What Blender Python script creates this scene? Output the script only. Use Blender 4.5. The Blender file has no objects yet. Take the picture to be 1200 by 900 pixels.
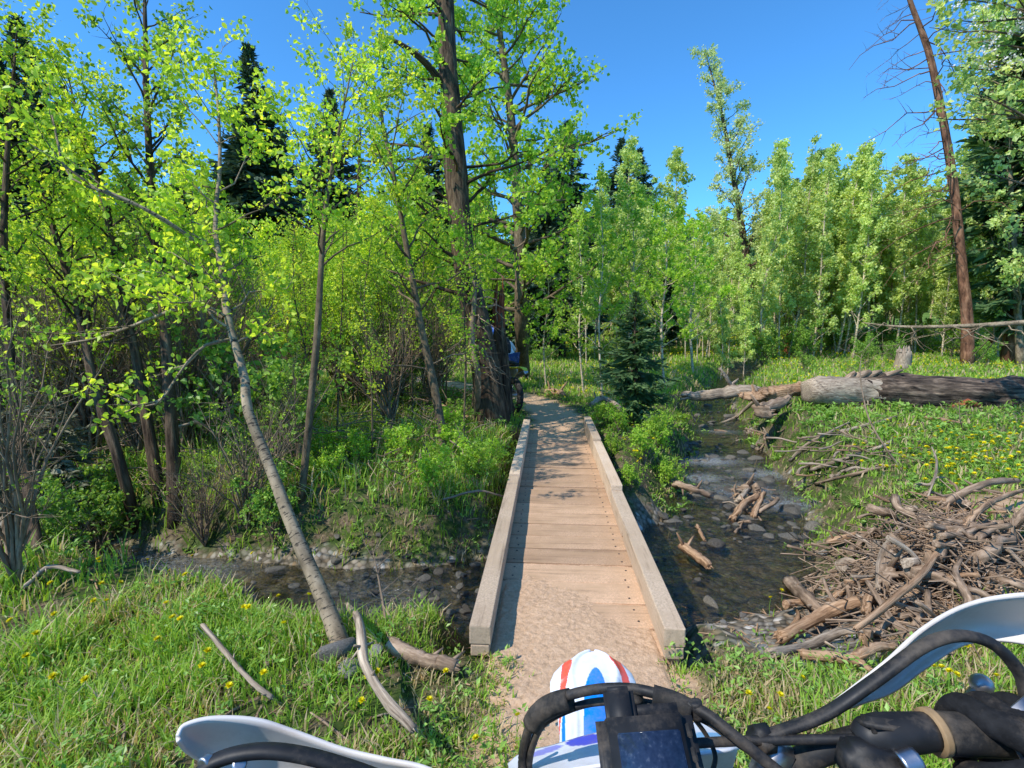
import bpy, bmesh, math, random
import numpy as np
from mathutils import Vector, Matrix, Quaternion
random.seed(7)
RNG = np.random.default_rng(11)
SC = bpy.context.scene
COL = SC.collection
PI = math.pi

# ------------------------------------------------------------------ camera geometry
CAMZ = 1.45
F = 600.0
SI, CO = 65.0 / math.hypot(65, 600), 600.0 / math.hypot(65, 600)

def W(px, py, t):
    """point of the place seen at photo pixel (px,py) at depth t from the rider's camera"""
    X = (px - 600) / F; V = (450 - py) / F
    return np.array([X * t, (CO + V * SI) * t, CAMZ + (-SI + V * CO) * t])

def G(px, py, z=0.0):
    V = (450 - py) / F
    dz = -SI + V * CO
    return W(px, py, (z - CAMZ) / dz)

# ------------------------------------------------------------------ tags
def tag(o, label=None, cat=None, group=None, kind=None):
    if label: o['label'] = label
    if cat: o['category'] = cat
    if group: o['group'] = group
    if kind: o['kind'] = kind
    return o

def empty(name, loc=(0, 0, 0), rz=0.0, parent=None):
    o = bpy.data.objects.new(name, None)
    o.empty_display_size = .1
    COL.objects.link(o); o.location = loc; o.rotation_euler = (0, 0, rz)
    if parent: o.parent = parent
    return o

def link(name, me, parent=None, loc=None):
    o = bpy.data.objects.new(name, me)
    COL.objects.link(o)
    if parent: o.parent = parent
    if loc is not None: o.location = loc
    return o

KIDS = {}
def kids(o):
    return [c for c in COL.objects if c.parent == o]

def copy_tree(o, ch, loc, rz=0, sc=1.0, sz=None):
    r = o.copy(); COL.objects.link(r)
    r.location = loc; r.rotation_euler = (0, 0, rz)
    r.scale = (sc, sc, sz if sz else sc)
    for c in ch:
        d = c.copy(); COL.objects.link(d); d.parent = r
    return r

# ------------------------------------------------------------------ materials
def new_mat(name):
    m = bpy.data.materials.new(name); m.use_nodes = True
    nt = m.node_tree; nt.nodes.clear()
    out = nt.nodes.new('ShaderNodeOutputMaterial')
    return m, nt, out

def N(nt, t, **kw):
    n = nt.nodes.new(t)
    for k, v in kw.items():
        if k in n.inputs.keys(): n.inputs[k].default_value = v
        else: setattr(n, k, v)
    return n

def ramp(nt, stops, fac=None, interp='LINEAR'):
    r = nt.nodes.new('ShaderNodeValToRGB')
    r.color_ramp.interpolation = interp
    e = r.color_ramp.elements
    while len(e) > 1: e.remove(e[-1])
    e[0].position = stops[0][0]; e[0].color = (*stops[0][1], 1)
    for p, c in stops[1:]:
        k = e.new(p); k.color = (*c, 1)
    if fac is not None: nt.links.new(fac, r.inputs['Fac'])
    return r

def mix(nt, fac, a, b, mode='MIX'):
    m = nt.nodes.new('ShaderNodeMix'); m.data_type = 'RGBA'; m.blend_type = mode
    L = nt.links.new
    if isinstance(fac, (int, float)): m.inputs[0].default_value = fac
    else: L(fac, m.inputs[0])
    for s, v in ((6, a), (7, b)):
        if isinstance(v, tuple): m.inputs[s].default_value = (*v, 1)
        else: L(v, m.inputs[s])
    return m.outputs[2]

def bump(nt, h, strength=.5, dist=.01):
    b = nt.nodes.new('ShaderNodeBump')
    b.inputs['Strength'].default_value = strength; b.inputs['Distance'].default_value = dist
    nt.links.new(h, b.inputs['Height'])
    return b.outputs[0]

def attr(nt, name, out='Fac'):
    a = nt.nodes.new('ShaderNodeAttribute'); a.attribute_name = name
    return a.outputs[out]

def leaf_mat(name, stops, trans=1.6, tmix=.5, rough=.45, gain=1.0):
    stops = [(p, tuple(min(.9, q * gain * k) for q, k in zip(c, (1.38, 1.12, 1.35)))) for p, c in stops]
    m, nt, out = new_mat(name); L = nt.links.new
    oi = nt.nodes.new('ShaderNodeObjectInfo')
    r = ramp(nt, stops, attr(nt, 'rnd'))
    v = N(nt, 'ShaderNodeMath', operation='MULTIPLY_ADD'); L(oi.outputs['Random'], v.inputs[0]); v.inputs[1].default_value = .3; v.inputs[2].default_value = .85
    hs = N(nt, 'ShaderNodeHueSaturation'); L(r.outputs[0], hs.inputs['Color']); L(v.outputs[0], hs.inputs['Value'])
    d = N(nt, 'ShaderNodeBsdfPrincipled', Roughness=rough); d.inputs['Specular IOR Level'].default_value = .35
    L(hs.outputs[0], d.inputs['Base Color'])
    tc = mix(nt, 1.0, hs.outputs[0], (trans, trans * .95, trans * .5), 'MULTIPLY')
    t = N(nt, 'ShaderNodeBsdfTranslucent'); L(tc, t.inputs['Color'])
    ms = N(nt, 'ShaderNodeMixShader'); ms.inputs[0].default_value = tmix
    L(d.outputs[0], ms.inputs[1]); L(t.outputs[0], ms.inputs[2]); L(ms.outputs[0], out.inputs['Surface'])
    return m

def bark_mat(name, stops, scale=8, stretch=.25, dist=.012, strength=.8, rough=.9, marks=None):
    stops = [(p, tuple(min(.85, q * k) for q, k in zip(c, (1.42, 1.18, .95)))) for p, c in stops]
    m, nt, out = new_mat(name); L = nt.links.new
    mp = N(nt, 'ShaderNodeMapping'); mp.inputs['Scale'].default_value = (1, 1, stretch)
    L(attr(nt, 'tc', 'Vector'), mp.inputs['Vector'])
    n = N(nt, 'ShaderNodeTexNoise', Scale=scale, Detail=6.0, Roughness=.65); L(mp.outputs[0], n.inputs['Vector'])
    r = ramp(nt, stops, n.outputs['Fac'])
    colr = r.outputs[0]
    if marks:
        mp2 = N(nt, 'ShaderNodeMapping'); mp2.inputs['Scale'].default_value = (1, 1, 4)
        L(attr(nt, 'tc', 'Vector'), mp2.inputs['Vector'])
        n2 = N(nt, 'ShaderNodeTexNoise', Scale=marks[0], Detail=3.0); L(mp2.outputs[0], n2.inputs['Vector'])
        r2 = ramp(nt, [(.56, (0, 0, 0)), (.64, (1, 1, 1))], n2.outputs['Fac'])
        colr = mix(nt, r2.outputs[0], colr, marks[1])
    n3 = N(nt, 'ShaderNodeTexNoise', Scale=2.2, Detail=2.0); L(attr(nt, 'tc', 'Vector'), n3.inputs['Vector'])
    r3 = ramp(nt, [(.3, (.6, .6, .6)), (.7, (1.2, 1.2, 1.15))], n3.outputs['Fac'])
    colr = mix(nt, 1.0, colr, r3.outputs[0], 'MULTIPLY')
    d = N(nt, 'ShaderNodeBsdfPrincipled', Roughness=rough); L(colr, d.inputs['Base Color'])
    d.inputs['Specular IOR Level'].default_value = .2
    L(bump(nt, n.outputs['Fac'], strength, dist), d.inputs['Normal'])
    L(d.outputs[0], out.inputs['Surface'])
    return m

def plain_mat(name, colr, rough=.5, metal=0, spec=.5, nscale=30, var=.15, bmp=.1, coat=0):
    m, nt, out = new_mat(name); L = nt.links.new
    tc = N(nt, 'ShaderNodeTexCoord')
    n = N(nt, 'ShaderNodeTexNoise', Scale=nscale, Detail=5.0); L(tc.outputs['Object'], n.inputs['Vector'])
    a = tuple(c * (1 - var) for c in colr); b = tuple(min(1, c * (1 + var)) for c in colr)
    r = ramp(nt, [(.3, a), (.7, b)], n.outputs['Fac'])
    nd = N(nt, 'ShaderNodeTexNoise', Scale=11.0, Detail=8.0, Roughness=.75); L(tc.outputs['Object'], nd.inputs['Vector'])
    df = ramp(nt, [(.48, (0, 0, 0)), (.78, (.55, .55, .55))], nd.outputs['Fac'])
    cc = mix(nt, df.outputs[0], r.outputs[0], (.30, .235, .17))
    d = N(nt, 'ShaderNodeBsdfPrincipled', Roughness=rough, Metallic=metal); L(cc, d.inputs['Base Color'])
    rl = ramp(nt, [(.3, (rough * .85,) * 3), (.75, (min(1, rough + .35),) * 3)], nd.outputs['Fac']); L(rl.outputs[0], d.inputs['Roughness'])
    d.inputs['Specular IOR Level'].default_value = spec
    d.inputs['Coat Weight'].default_value = coat
    if bmp: L(bump(nt, n.outputs['Fac'], bmp, .003), d.inputs['Normal'])
    L(d.outputs[0], out.inputs['Surface'])
    return m

M = {}
M['leaf_yellow'] = leaf_mat('bright_spring_leaf', [(0, (.075, .16, .015)), (.5, (.155, .265, .022)), (1, (.30, .38, .035))], 1.6, .52, gain=2.0)
M['leaf_green'] = leaf_mat('green_spring_leaf', [(0, (.065, .14, .014)), (.5, (.12, .225, .02)), (1, (.19, .30, .035))], 1.6, .5, gain=2.1)
M['leaf_grove'] = leaf_mat('pale_aspen_leaf', [(0, (.08, .135, .032)), (.5, (.14, .215, .053)), (1, (.22, .295, .09))], 1.35, .45, gain=2.85)
M['leaf_grey'] = leaf_mat('grey_cottonwood_leaf', [(0, (.11, .17, .06)), (.5, (.17, .24, .09)), (1, (.27, .33, .14))], 1.2, .42, gain=2.5)
M['leaf_shrub'] = leaf_mat('shrub_leaf', [(0, (.035, .085, .012)), (.5, (.07, .15, .02)), (1, (.14, .24, .035))], 1.5, .45, gain=2.4)
M['needle'] = leaf_mat('conifer_needle', [(0, (.012, .028, .014)), (.5, (.022, .048, .022)), (1, (.045, .08, .032))], 1.0, .2, .6, gain=2.1)
M['needle_young'] = leaf_mat('young_fir_needle', [(0, (.018, .045, .014)), (.5, (.035, .08, .024)), (1, (.07, .13, .04))], 1.0, .3, .6, gain=2.2)
M['needle_dead'] = leaf_mat('grey_green_needle', [(0, (.10, .13, .07)), (.5, (.17, .21, .11)), (1, (.26, .30, .16))], 1.0, .25, .6)
M['grass'] = leaf_mat('grass_blade', [(0, (.045, .105, .010)), (.45, (.095, .20, .018)), (.82, (.16, .27, .035)), (.86, (.17, .17, .075)), (1, (.25, .235, .12))], 1.4, .42, .5, gain=1.95)
M['herb'] = leaf_mat('herb_leaf', [(0, (.05, .12, .015)), (.6, (.10, .21, .03)), (1, (.17, .30, .07))], 1.4, .4, .4, gain=2.0)
M['blossom'] = leaf_mat('white_blossom', [(0, (.6, .62, .5)), (1, (.8, .8, .7))], 1.0, .3)
M['bark_dark'] = bark_mat('furrowed_dark_bark', [(.35, (.018, .013, .010)), (.5, (.07, .055, .042)), (.7, (.17, .14, .11))], 22, .16, .03, 1.0)
M['bark_grey'] = bark_mat('grey_brown_bark', [(.3, (.05, .042, .034)), (.55, (.13, .115, .09)), (.75, (.24, .21, .17))], 26, .4, .008, .7)
M['bark_pale'] = bark_mat('pale_smooth_bark', [(.3, (.09, .08, .062)), (.5, (.22, .20, .16)), (.75, (.38, .355, .30))], 14, .5, .004, .5, marks=(26, (.055, .045, .035)))
M['bark_aspen'] = bark_mat('white_aspen_bark', [(.3, (.28, .27, .22)), (.6, (.52, .50, .43))], 10, .6, .004, .4, marks=(9, (.08, .07, .055)))
M['bark_red'] = bark_mat('red_pine_bark', [(.35, (.05, .028, .02)), (.5, (.15, .085, .06)), (.7, (.28, .18, .135))], 9, .25, .03, 1.0)
M['wood_grey'] = bark_mat('weathered_grey_wood', [(.32, (.07, .06, .052)), (.48, (.24, .22, .20)), (.68, (.46, .44, .41))], 60, .06, .01, .9)
M['wood_tan'] = bark_mat('bare_tan_wood', [(.32, (.075, .05, .034)), (.48, (.25, .18, .13)), (.68, (.47, .38, .30))], 55, .07, .01, .9)
M['wood_char'] = bark_mat('charred_log_bark', [(.36, (.014, .012, .011)), (.52, (.085, .072, .065)), (.68, (.26, .22, .19))], 18, .12, .03, 1.0)
M['wood_brown'] = bark_mat('brown_stick_bark', [(.3, (.075, .060, .048)), (.5, (.22, .18, .15)), (.7, (.42, .37, .33))], 40, .12, .006, .7)
M['wood_red'] = bark_mat('rotten_red_wood', [(.3, (.06, .02, .012)), (.5, (.22, .075, .045)), (.7, (.4, .17, .1))], 20, .2, .01, .8)
M['twig'] = bark_mat('bare_twig', [(.3, (.09, .075, .06)), (.6, (.24, .21, .18))], 40, .3, .002, .3)
M['yellow_petal'] = leaf_mat('yellow_petal', [(0, (.56, .58, .004)), (1, (.62, .70, .008))], 1.0, .25)
M['black_plastic'] = plain_mat('black_plastic', (.014, .014, .015), .5, 0, .35, 60, .3, .08)
M['rubber'] = plain_mat('black_rubber', (.02, .019, .018), .75, 0, .3, 80, .35, .2)
M['glove'] = plain_mat('black_glove_cloth', (.014, .014, .015), .85, 0, .2, 120, .4, .5)
M['glove_grey'] = plain_mat('grey_glove_panel', (.28, .28, .3), .7, 0, .3, 90, .2, .3)
M['tan_rubber'] = plain_mat('tan_strap', (.30, .19, .09), .6, 0, .4, 60, .2, .1)
M['white_plastic'] = plain_mat('white_plastic', (.72, .66, .60), .32, 0, .5, 18, .05, .03)
M['silver'] = plain_mat('brushed_metal', (.45, .45, .47), .3, 1, .5, 80, .12, .05)
M['dark_metal'] = plain_mat('dark_metal', (.06, .06, .065), .4, .8, .5, 60, .2, .1)
M['blue_plastic'] = plain_mat('blue_plastic', (.03, .12, .55), .35, 0, .5, 20, .08, .02)
M['red_plastic'] = plain_mat('red_plastic', (.6, .07, .05), .35, 0, .5, 20, .08, .02)
M['yellow_plastic'] = plain_mat('yellow_plastic', (.75, .68, .05), .4, 0, .5, 20, .08, .02)
M['cloth_white'] = plain_mat('white_jersey', (.7, .72, .75), .85, 0, .2, 40, .12, .3)
M['cloth_blue'] = plain_mat('blue_trousers', (.03, .06, .16), .85, 0, .2, 40, .2, .3)

def stone_mat(name, stops):
    m, nt, out = new_mat(name); L = nt.links.new
    tc = N(nt, 'ShaderNodeTexCoord'); oi = N(nt, 'ShaderNodeObjectInfo')
    n = N(nt, 'ShaderNodeTexNoise', Scale=9.0, Detail=7.0, Roughness=.7); L(tc.outputs['Object'], n.inputs['Vector'])
    r = ramp(nt, stops, n.outputs['Fac'])
    r2 = ramp(nt, [(0, (.55, .5, .45)), (.5, (.9, .9, .88)), (1, (1.25, 1.2, 1.1))], oi.outputs['Random'])
    c = mix(nt, 1.0, r.outputs[0], r2.outputs[0], 'MULTIPLY')
    d = N(nt, 'ShaderNodeBsdfPrincipled', Roughness=.75); L(c, d.inputs['Base Color'])
    L(bump(nt, n.outputs['Fac'], .6, .05), d.inputs['Normal']); L(d.outputs[0], out.inputs['Surface'])
    return m
M['stone'] = stone_mat('grey_stone', [(.3, (.15, .14, .13)), (.55, (.30, .29, .27)), (.75, (.46, .44, .41))])
M['stone_wet'] = stone_mat('wet_stone', [(.3, (.06, .055, .045)), (.55, (.16, .145, .12)), (.75, (.34, .32, .28))])

def deck_mat(name, along, base, dirt):
    m, nt, out = new_mat(name); L = nt.links.new
    tc = N(nt, 'ShaderNodeTexCoord'); oi = N(nt, 'ShaderNodeObjectInfo')
    sc = {'x': (1.5, 30, 30), 'y': (30, 1.5, 30)}[along]
    mp = N(nt, 'ShaderNodeMapping'); mp.inputs['Scale'].default_value = sc
    L(tc.outputs['Object'], mp.inputs['Vector'])
    ad = N(nt, 'ShaderNodeVectorMath', operation='ADD'); L(mp.outputs[0], ad.inputs[0])
    sc2 = N(nt, 'ShaderNodeVectorMath', operation='SCALE'); sc2.inputs[0].default_value = (13, 7, 5); L(oi.outputs['Random'], sc2.inputs['Scale'])
    L(sc2.outputs[0], ad.inputs[1])
    g = N(nt, 'ShaderNodeTexNoise', Scale=1.0, Detail=6.0, Roughness=.7, Distortion=.4); L(ad.outputs[0], g.inputs['Vector'])
    r = ramp(nt, [(.28, tuple(c * .42 for c in base)), (.45, base), (.7, tuple(min(1, c * 1.25) for c in base))], g.outputs['Fac'])
    n2 = N(nt, 'ShaderNodeTexNoise', Scale=3.5, Detail=6.0, Roughness=.6); L(tc.outputs['Object'], n2.inputs['Vector'])
    r2 = ramp(nt, [(.38, (0, 0, 0)), (.62, (1, 1, 1))], n2.outputs['Fac'])
    n4 = N(nt, 'ShaderNodeTexNoise', Scale=120.0, Detail=3.0); L(tc.outputs['Object'], n4.inputs['Vector'])
    dc = ramp(nt, [(.3, tuple(c * .75 for c in dirt)), (.7, tuple(c * 1.15 for c in dirt))], n4.outputs['Fac'])
    c = mix(nt, r2.outputs[0], r.outputs[0], dc.outputs[0])
    n5 = N(nt, 'ShaderNodeTexNoise', Scale=.9, Detail=5.0, Roughness=.7); L(ad.outputs[0], n5.inputs['Vector'])
    st = ramp(nt, [(.30, (.45, .42, .40)), (.42, (1, 1, 1))], n5.outputs['Fac']); c = mix(nt, .7, c, mix(nt, 1.0, c, st.outputs[0], 'MULTIPLY'))
    rr = ramp(nt, [(0, (.80, .78, .76)), (1, (1.16, 1.14, 1.12))], oi.outputs['Random'])
    c = mix(nt, 1.0, c, rr.outputs[0], 'MULTIPLY')
    d = N(nt, 'ShaderNodeBsdfPrincipled', Roughness=.85); L(c, d.inputs['Base Color']); d.inputs['Specular IOR Level'].default_value = .2
    L(bump(nt, g.outputs['Fac'], .6, .004), d.inputs['Normal']); L(d.outputs[0], out.inputs['Surface'])
    return m
M['plank'] = deck_mat('dusty_plank_wood', 'x', (.45, .295, .18), (.60, .395, .25))
M['rail'] = deck_mat('weathered_rail_wood', 'y', (.50, .37, .25), (.62, .47, .33))

# ------------------------------------------------------------------ mesh building
def quads(name, verts, faces, mat, rnd=None, tc=None, smooth=False, mats=None, midx=None):
    verts = np.asarray(verts, dtype=np.float32).reshape(-1, 3); faces = np.asarray(faces, dtype=np.int32).reshape(-1, 4)
    me = bpy.data.meshes.new(name)
    me.vertices.add(len(verts)); me.vertices.foreach_set('co', verts.ravel())
    me.loops.add(faces.size); me.loops.foreach_set('vertex_index', faces.ravel())
    me.polygons.add(len(faces)); me.polygons.foreach_set('loop_start', np.arange(0, faces.size, 4, dtype=np.int32))
    if mats:
        for m in mats: me.materials.append(m)
        me.polygons.foreach_set('material_index', np.asarray(midx, dtype=np.int32))
    else: me.materials.append(mat)
    me.polygons.foreach_set('use_smooth', np.full(len(faces), smooth, dtype=bool))
    if rnd is not None:
        a = me.attributes.new('rnd', 'FLOAT', 'POINT'); a.data.foreach_set('value', np.asarray(rnd, dtype=np.float32).ravel())
    if tc is not None:
        a = me.attributes.new('tc', 'FLOAT_VECTOR', 'POINT'); a.data.foreach_set('vector', np.asarray(tc, dtype=np.float32).ravel())
    me.update(calc_edges=True)
    return me

class Acc:
    """collects tubes and leaves and links them as one mesh"""
    def __init__(s): s.v = []; s.f = []; s.t = []; s.r = []; s.n = 0
    def add(s, v, f, t=None, r=None):
        v = np.asarray(v).reshape(-1, 3)
        s.v.append(v); s.f.append(np.asarray(f).reshape(-1, 4) + s.n); s.n += len(v)
        s.t.append(v if t is None else np.asarray(t).reshape(-1, 3))
        s.r.append(np.full(len(v), .5) if r is None else np.asarray(r).ravel())
    def mesh(s, name, mat, smooth=False):
        if not s.v: return quads(name, np.zeros((4, 3)), [[0, 1, 2, 3]], mat)
        return quads(name, np.concatenate(s.v), np.concatenate(s.f), mat, np.concatenate(s.r), np.concatenate(s.t), smooth)

def norm(a): return a / (np.linalg.norm(a, axis=-1, keepdims=True) + 1e-9)

def tubes(P, R, sides=6, caps=False, flat=1.0, up=(0.13, 0.21, 0.97), seed=None, rough=0.0):
    """P (n,k,3) polylines, R (n,k) radii -> verts, faces, tc"""
    P = np.asarray(P, float); R = np.asarray(R, float)
    if P.ndim == 2: P = P[None]; R = R[None]
    if caps:
        e = 1e-4
        P = np.concatenate([P[:, :1], P[:, :1], P, P[:, -1:], P[:, -1:]], 1)
        R = np.concatenate([R[:, :1] * .02, R[:, :1] * .6, R, R[:, -1:] * .6, R[:, -1:] * .02], 1)
    n, k, _ = P.shape
    T = np.empty_like(P); T[:, 1:-1] = P[:, 2:] - P[:, :-2]; T[:, 0] = P[:, 1] - P[:, 0]; T[:, -1] = P[:, -1] - P[:, -2]
    if caps:
        d0 = P[:, 3] - P[:, 2]; d1 = P[:, -3] - P[:, -4]
        for q in (0, 1, 2): T[:, q] = d0
        for q in (-1, -2, -3): T[:, q] = d1
    T = norm(T)
    ax = norm(T.mean(1))
    U0 = np.tile(np.array(up), (n, 1)); alt = np.abs((ax * U0).sum(1)) > .85
    U0[alt] = (0.95, 0.2, 0.1)
    A = norm(np.cross(T, U0[:, None, :])); B = np.cross(T, A)
    th = np.linspace(0, 2 * PI, sides, endpoint=False)
    c, s_ = np.cos(th), np.sin(th)
    RR = R[:, :, None] * np.ones(sides)
    if rough:
        rg = np.random.default_rng(seed or 1)
        ph = rg.uniform(0, 2 * PI, (n, 1, 4)); 
        L = np.cumsum(np.linalg.norm(np.diff(P, axis=1, prepend=P[:, :1]), axis=2), 1)[:, :, None]
        for q in range(4):
            RR = RR * (1 + rough * .5 * np.sin(th * (q + 2) + ph[:, :, q:q + 1] + L * (2 + 2.3 * q)))
        RR = RR * (1 + rough * .5 * rg.standard_normal(RR.shape))
    V = P[:, :, None, :] + RR[..., None] * (A[:, :, None, :] * c[None, None, :, None] + B[:, :, None, :] * (s_ * flat)[None, None, :, None])
    L = np.cumsum(np.linalg.norm(np.diff(P, axis=1, prepend=P[:, :1]), axis=2), 1)
    off = np.arange(n)[:, None, None] * 1.7
    tcx = RR * c + off; tcy = RR * s_ + off * .3; tcz = np.broadcast_to(L[:, :, None], RR.shape) + off
    TC = np.stack([tcx, tcy, tcz], -1)
    base = (np.arange(n) * k * sides)[:, None, None]
    i = np.arange(k - 1)[None, :, None]; j = np.arange(sides)[None, None, :]; j2 = (j + 1) % sides
    f = np.stack([base + i * sides + j, base + i * sides + j2, base + (i + 1) * sides + j2, base + (i + 1) * sides + j], -1)
    return V.reshape(-1, 3), f.reshape(-1, 4), TC.reshape(-1, 3)

def leaves(P, D, Nn, S, wid=.42, fold=.12):
    D = norm(D); Sd = norm(np.cross(D, Nn)); Nn = np.cross(Sd, D)
    S = np.asarray(S)[:, None]
    v = np.stack([P, P + D * .42 * S + Sd * wid * S + Nn * fold * S, P + D * S, P + D * .42 * S - Sd * wid * S + Nn * fold * S], 1)
    f = np.arange(len(P) * 4).reshape(-1, 4)
    return v.reshape(-1, 3), f

def leaves6(P, D, Nn, S, wid=.36, fold=.14):
    """rounder folded leaf: two quads sharing the midrib"""
    D = norm(D); Sd = norm(np.cross(D, Nn)); Nn = np.cross(Sd, D); S = np.asarray(S)[:, None]
    q = lambda a, b, c: P + D * a * S + Sd * b * wid * S + Nn * c * fold * S
    v = np.stack([P, q(.28, .95, 1), q(.66, .9, .9), q(1, 0, -.3), q(.66, -.9, .9), q(.28, -.95, 1)], 1)
    b = np.arange(len(P))[:, None] * 6
    f = np.concatenate([b + np.array([0, 1, 2, 3]), b + np.array([0, 3, 4, 5])], 0)
    return v.reshape(-1, 3), f

def rand_dir(n, rg, zb=0.0):
    d = rg.standard_normal((n, 3)); d[:, 2] += zb
    return norm(d)

def spline(pts, k):
    """catmull-rom resample of a list of points (any dimension) to k points"""
    p = np.asarray(pts, float); n = len(p)
    q = np.vstack([2 * p[0] - p[1], p, 2 * p[-1] - p[-2]])
    u = np.linspace(0, n - 1 - 1e-6, k); i = u.astype(int); f = (u - i)[:, None]
    a, b, c, d = q[i], q[i + 1], q[i + 2], q[i + 3]
    return .5 * ((2 * b) + (c - a) * f + (2 * a - 5 * b + 4 * c - d) * f ** 2 + (3 * b - a - 3 * c + d) * f ** 3)

# cheap smooth 2-D noise
_nr = np.random.default_rng(3)
_NF = [(_nr.uniform(-1, 1, 2) * 1.0, _nr.uniform(0, 6.28)) for _ in range(48)]
def noise2(x, y, freq=1.0, seed=0, n=8):
    r = 0
    for q in range(n):
        (a, b), ph = _NF[(seed * 7 + q) % 48]
        L = math.hypot(a, b) + .3
        r = r + np.sin((x * a + y * b) / L * freq * (1 + .35 * q) * 2.2 + ph + seed) / (1 + .25 * q)
    return r / 3.0
# ------------------------------------------------------------------ terrain
CREEK = np.array([(11, 24, .7), (7.2, 17, .5), (5.3, 13.4, .4), (4.05, 9.8, .48), (3.15, 7.4, .58), (2.7, 5.9, .66), (2.25, 5.0, .62), (1.75, 4.3, .6), (1.15, 3.85, .5), (.5, 3.58, .55),
                  (-.6, 3.40, .50), (-1.42, 3.50, .40), (-2.7, 3.80, .26), (-5, 4.3, .4), (-10, 5.2, .5), (-30, 7, .5)])
CREEK = spline(CREEK, 90)
WATER_Z = -.47
BR_A = np.array([.285, 2.12]); BR_DIR = np.array([.0700, 1.0]); BR_DIR = BR_DIR / np.linalg.norm(BR_DIR); BR_N = np.array([BR_DIR[1], -BR_DIR[0]])
BR_L = 5.1; BR_W = .95

def creek_d(x, y):
    x = np.asarray(x, float); y = np.asarray(y, float)
    best = np.full(x.shape, 1e9)
    for a, b in zip(CREEK[:-1], CREEK[1:]):
        ab = b[:2] - a[:2]; L2 = ab @ ab
        u = np.clip(((x - a[0]) * ab[0] + (y - a[1]) * ab[1]) / L2, 0, 1)
        d = np.hypot(x - a[0] - u * ab[0], y - a[1] - u * ab[1]) - (a[2] + u * (b[2] - a[2]))
        best = np.minimum(best, d)
    return best

def sstep(a, b, v):
    t = np.clip((v - a) / (b - a), 0, 1); return t * t * (3 - 2 * t)

TRAIL = spline([(.1, -6), (.14, 0), (.28, 1.2), (.36, 2.2), (.5, 4.5), (.68, 7.2), (.75, 8.2), (.55, 9.6), (.1, 11.0), (-1.2, 13), (-4, 16), (-9, 20)], 60)
def trail_d(x, y):
    best = np.full(np.shape(x), 1e9)
    for a, b in zip(TRAIL[:-1], TRAIL[1:]):
        ab = b - a; L2 = ab @ ab
        u = np.clip(((x - a[0]) * ab[0] + (y - a[1]) * ab[1]) / L2, 0, 1)
        best = np.minimum(best, np.hypot(x - a[0] - u * ab[0], y - a[1] - u * ab[1]))
    return best

def bar_mask(x, y):   # gravel bar right of the bridge's near end
    g = np.exp(-(((x - 1.45) / .78) ** 2 + ((y - 2.85) / .75) ** 2) * 1.2)
    g2 = np.exp(-(((x - 2.7) / .6) ** 2 + ((y - 3.3) / .5) ** 2) * 1.3)
    return np.clip(g + .6 * g2, 0, 1)

def bridge_uv(x, y):
    dx, dy = x - BR_A[0], y - BR_A[1]
    return dx * BR_DIR[0] + dy * BR_DIR[1], dx * BR_N[0] + dy * BR_N[1]

def H(x, y):
    x = np.asarray(x, float); y = np.asarray(y, float)
    r = np.hypot(x, y)
    base = .035 * noise2(x, y, 1.3, 1) + .015 * noise2(x, y, 5, 2) + .10 * noise2(x, y, .25, 3) * sstep(4, 12, r)
    base = base + .55 * sstep(1.5, 6.5, x) * sstep(1.0, 2.2, y) * (1 - sstep(7, 20, y)) * .35
    base = base + sstep(22, 90, r) * 4.0 + sstep(60, 400, r) * 26 * (1 + .25 * noise2(x, y, .02, 4))
    base = base + .20 * np.exp(-(((x - 2.75) / .75) ** 2 + ((y - 3.15) / .42) ** 2))
    td = trail_d(x, y)
    base = base * sstep(.2, .9, td) - .012 * (1 - sstep(.1, .5, td))
    d = creek_d(x, y) + .10 * noise2(x, y, 3, 5)
    wid = .55 + .75 * sstep(.8, 1.5, x) * (1 - sstep(3.5, 4.6, y)) + .25 * (noise2(x, y, 1.1, 6) * .5 + .5)
    k = sstep(0, 1, np.clip((d + .12) / wid, 0, 1))
    bed = -.56 + .035 * noise2(x, y, 9, 7) + .04 * noise2(x, y, 3, 8)
    h = bed * (1 - k) + base * k
    h = h - .14 * bar_mask(x, y) * k
    u, v = bridge_uv(x, y)
    inb = sstep(.0, .12, u) * (1 - sstep(BR_L - .15, BR_L, u)) * (1 - sstep(BR_W / 2 + .02, BR_W / 2 + .25, np.abs(v)))
    h = np.minimum(h, h * (1 - inb) + (-.30) * inb)
    return h

def Hs(x, y): return float(H(np.array([x]), np.array([y]))[0])

def axis(lo, hi, fine, far, near0, near1):
    mid = np.arange(near0, near1 + 1e-6, fine)
    def grow(s, e):
        out = []; st = fine; p = s
        while p < e:
            st *= 1.09; p += st; out.append(p)
        return np.array(out)
    right = grow(near1, hi) ; left = -grow(-near0, -lo)[::-1]
    return np.concatenate([left, mid, right])

xs = axis(-420, 420, .055, 1, -5.5, 7.0); ys = axis(-60, 460, .055, 1, .4, 12.5)
XX, YY = np.meshgrid(xs, ys)
ZZ = H(XX, YY)
gv = np.stack([XX, YY, ZZ], -1).reshape(-1, 3)
import bisect
_xl, _yl = xs.tolist(), ys.tolist()
def Hs(x, y):
    i = min(max(bisect.bisect_right(_xl, x) - 1, 0), len(_xl) - 2); j = min(max(bisect.bisect_right(_yl, y) - 1, 0), len(_yl) - 2)
    u = min(max((x - _xl[i]) / (_xl[i + 1] - _xl[i]), 0), 1); v = min(max((y - _yl[j]) / (_yl[j + 1] - _yl[j]), 0), 1)
    return float((ZZ[j, i] * (1 - u) + ZZ[j, i + 1] * u) * (1 - v) + (ZZ[j + 1, i] * (1 - u) + ZZ[j + 1, i + 1] * u) * v)
nx, ny = len(xs), len(ys)
ii, jj = np.meshgrid(np.arange(nx - 1), np.arange(ny - 1))
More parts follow.
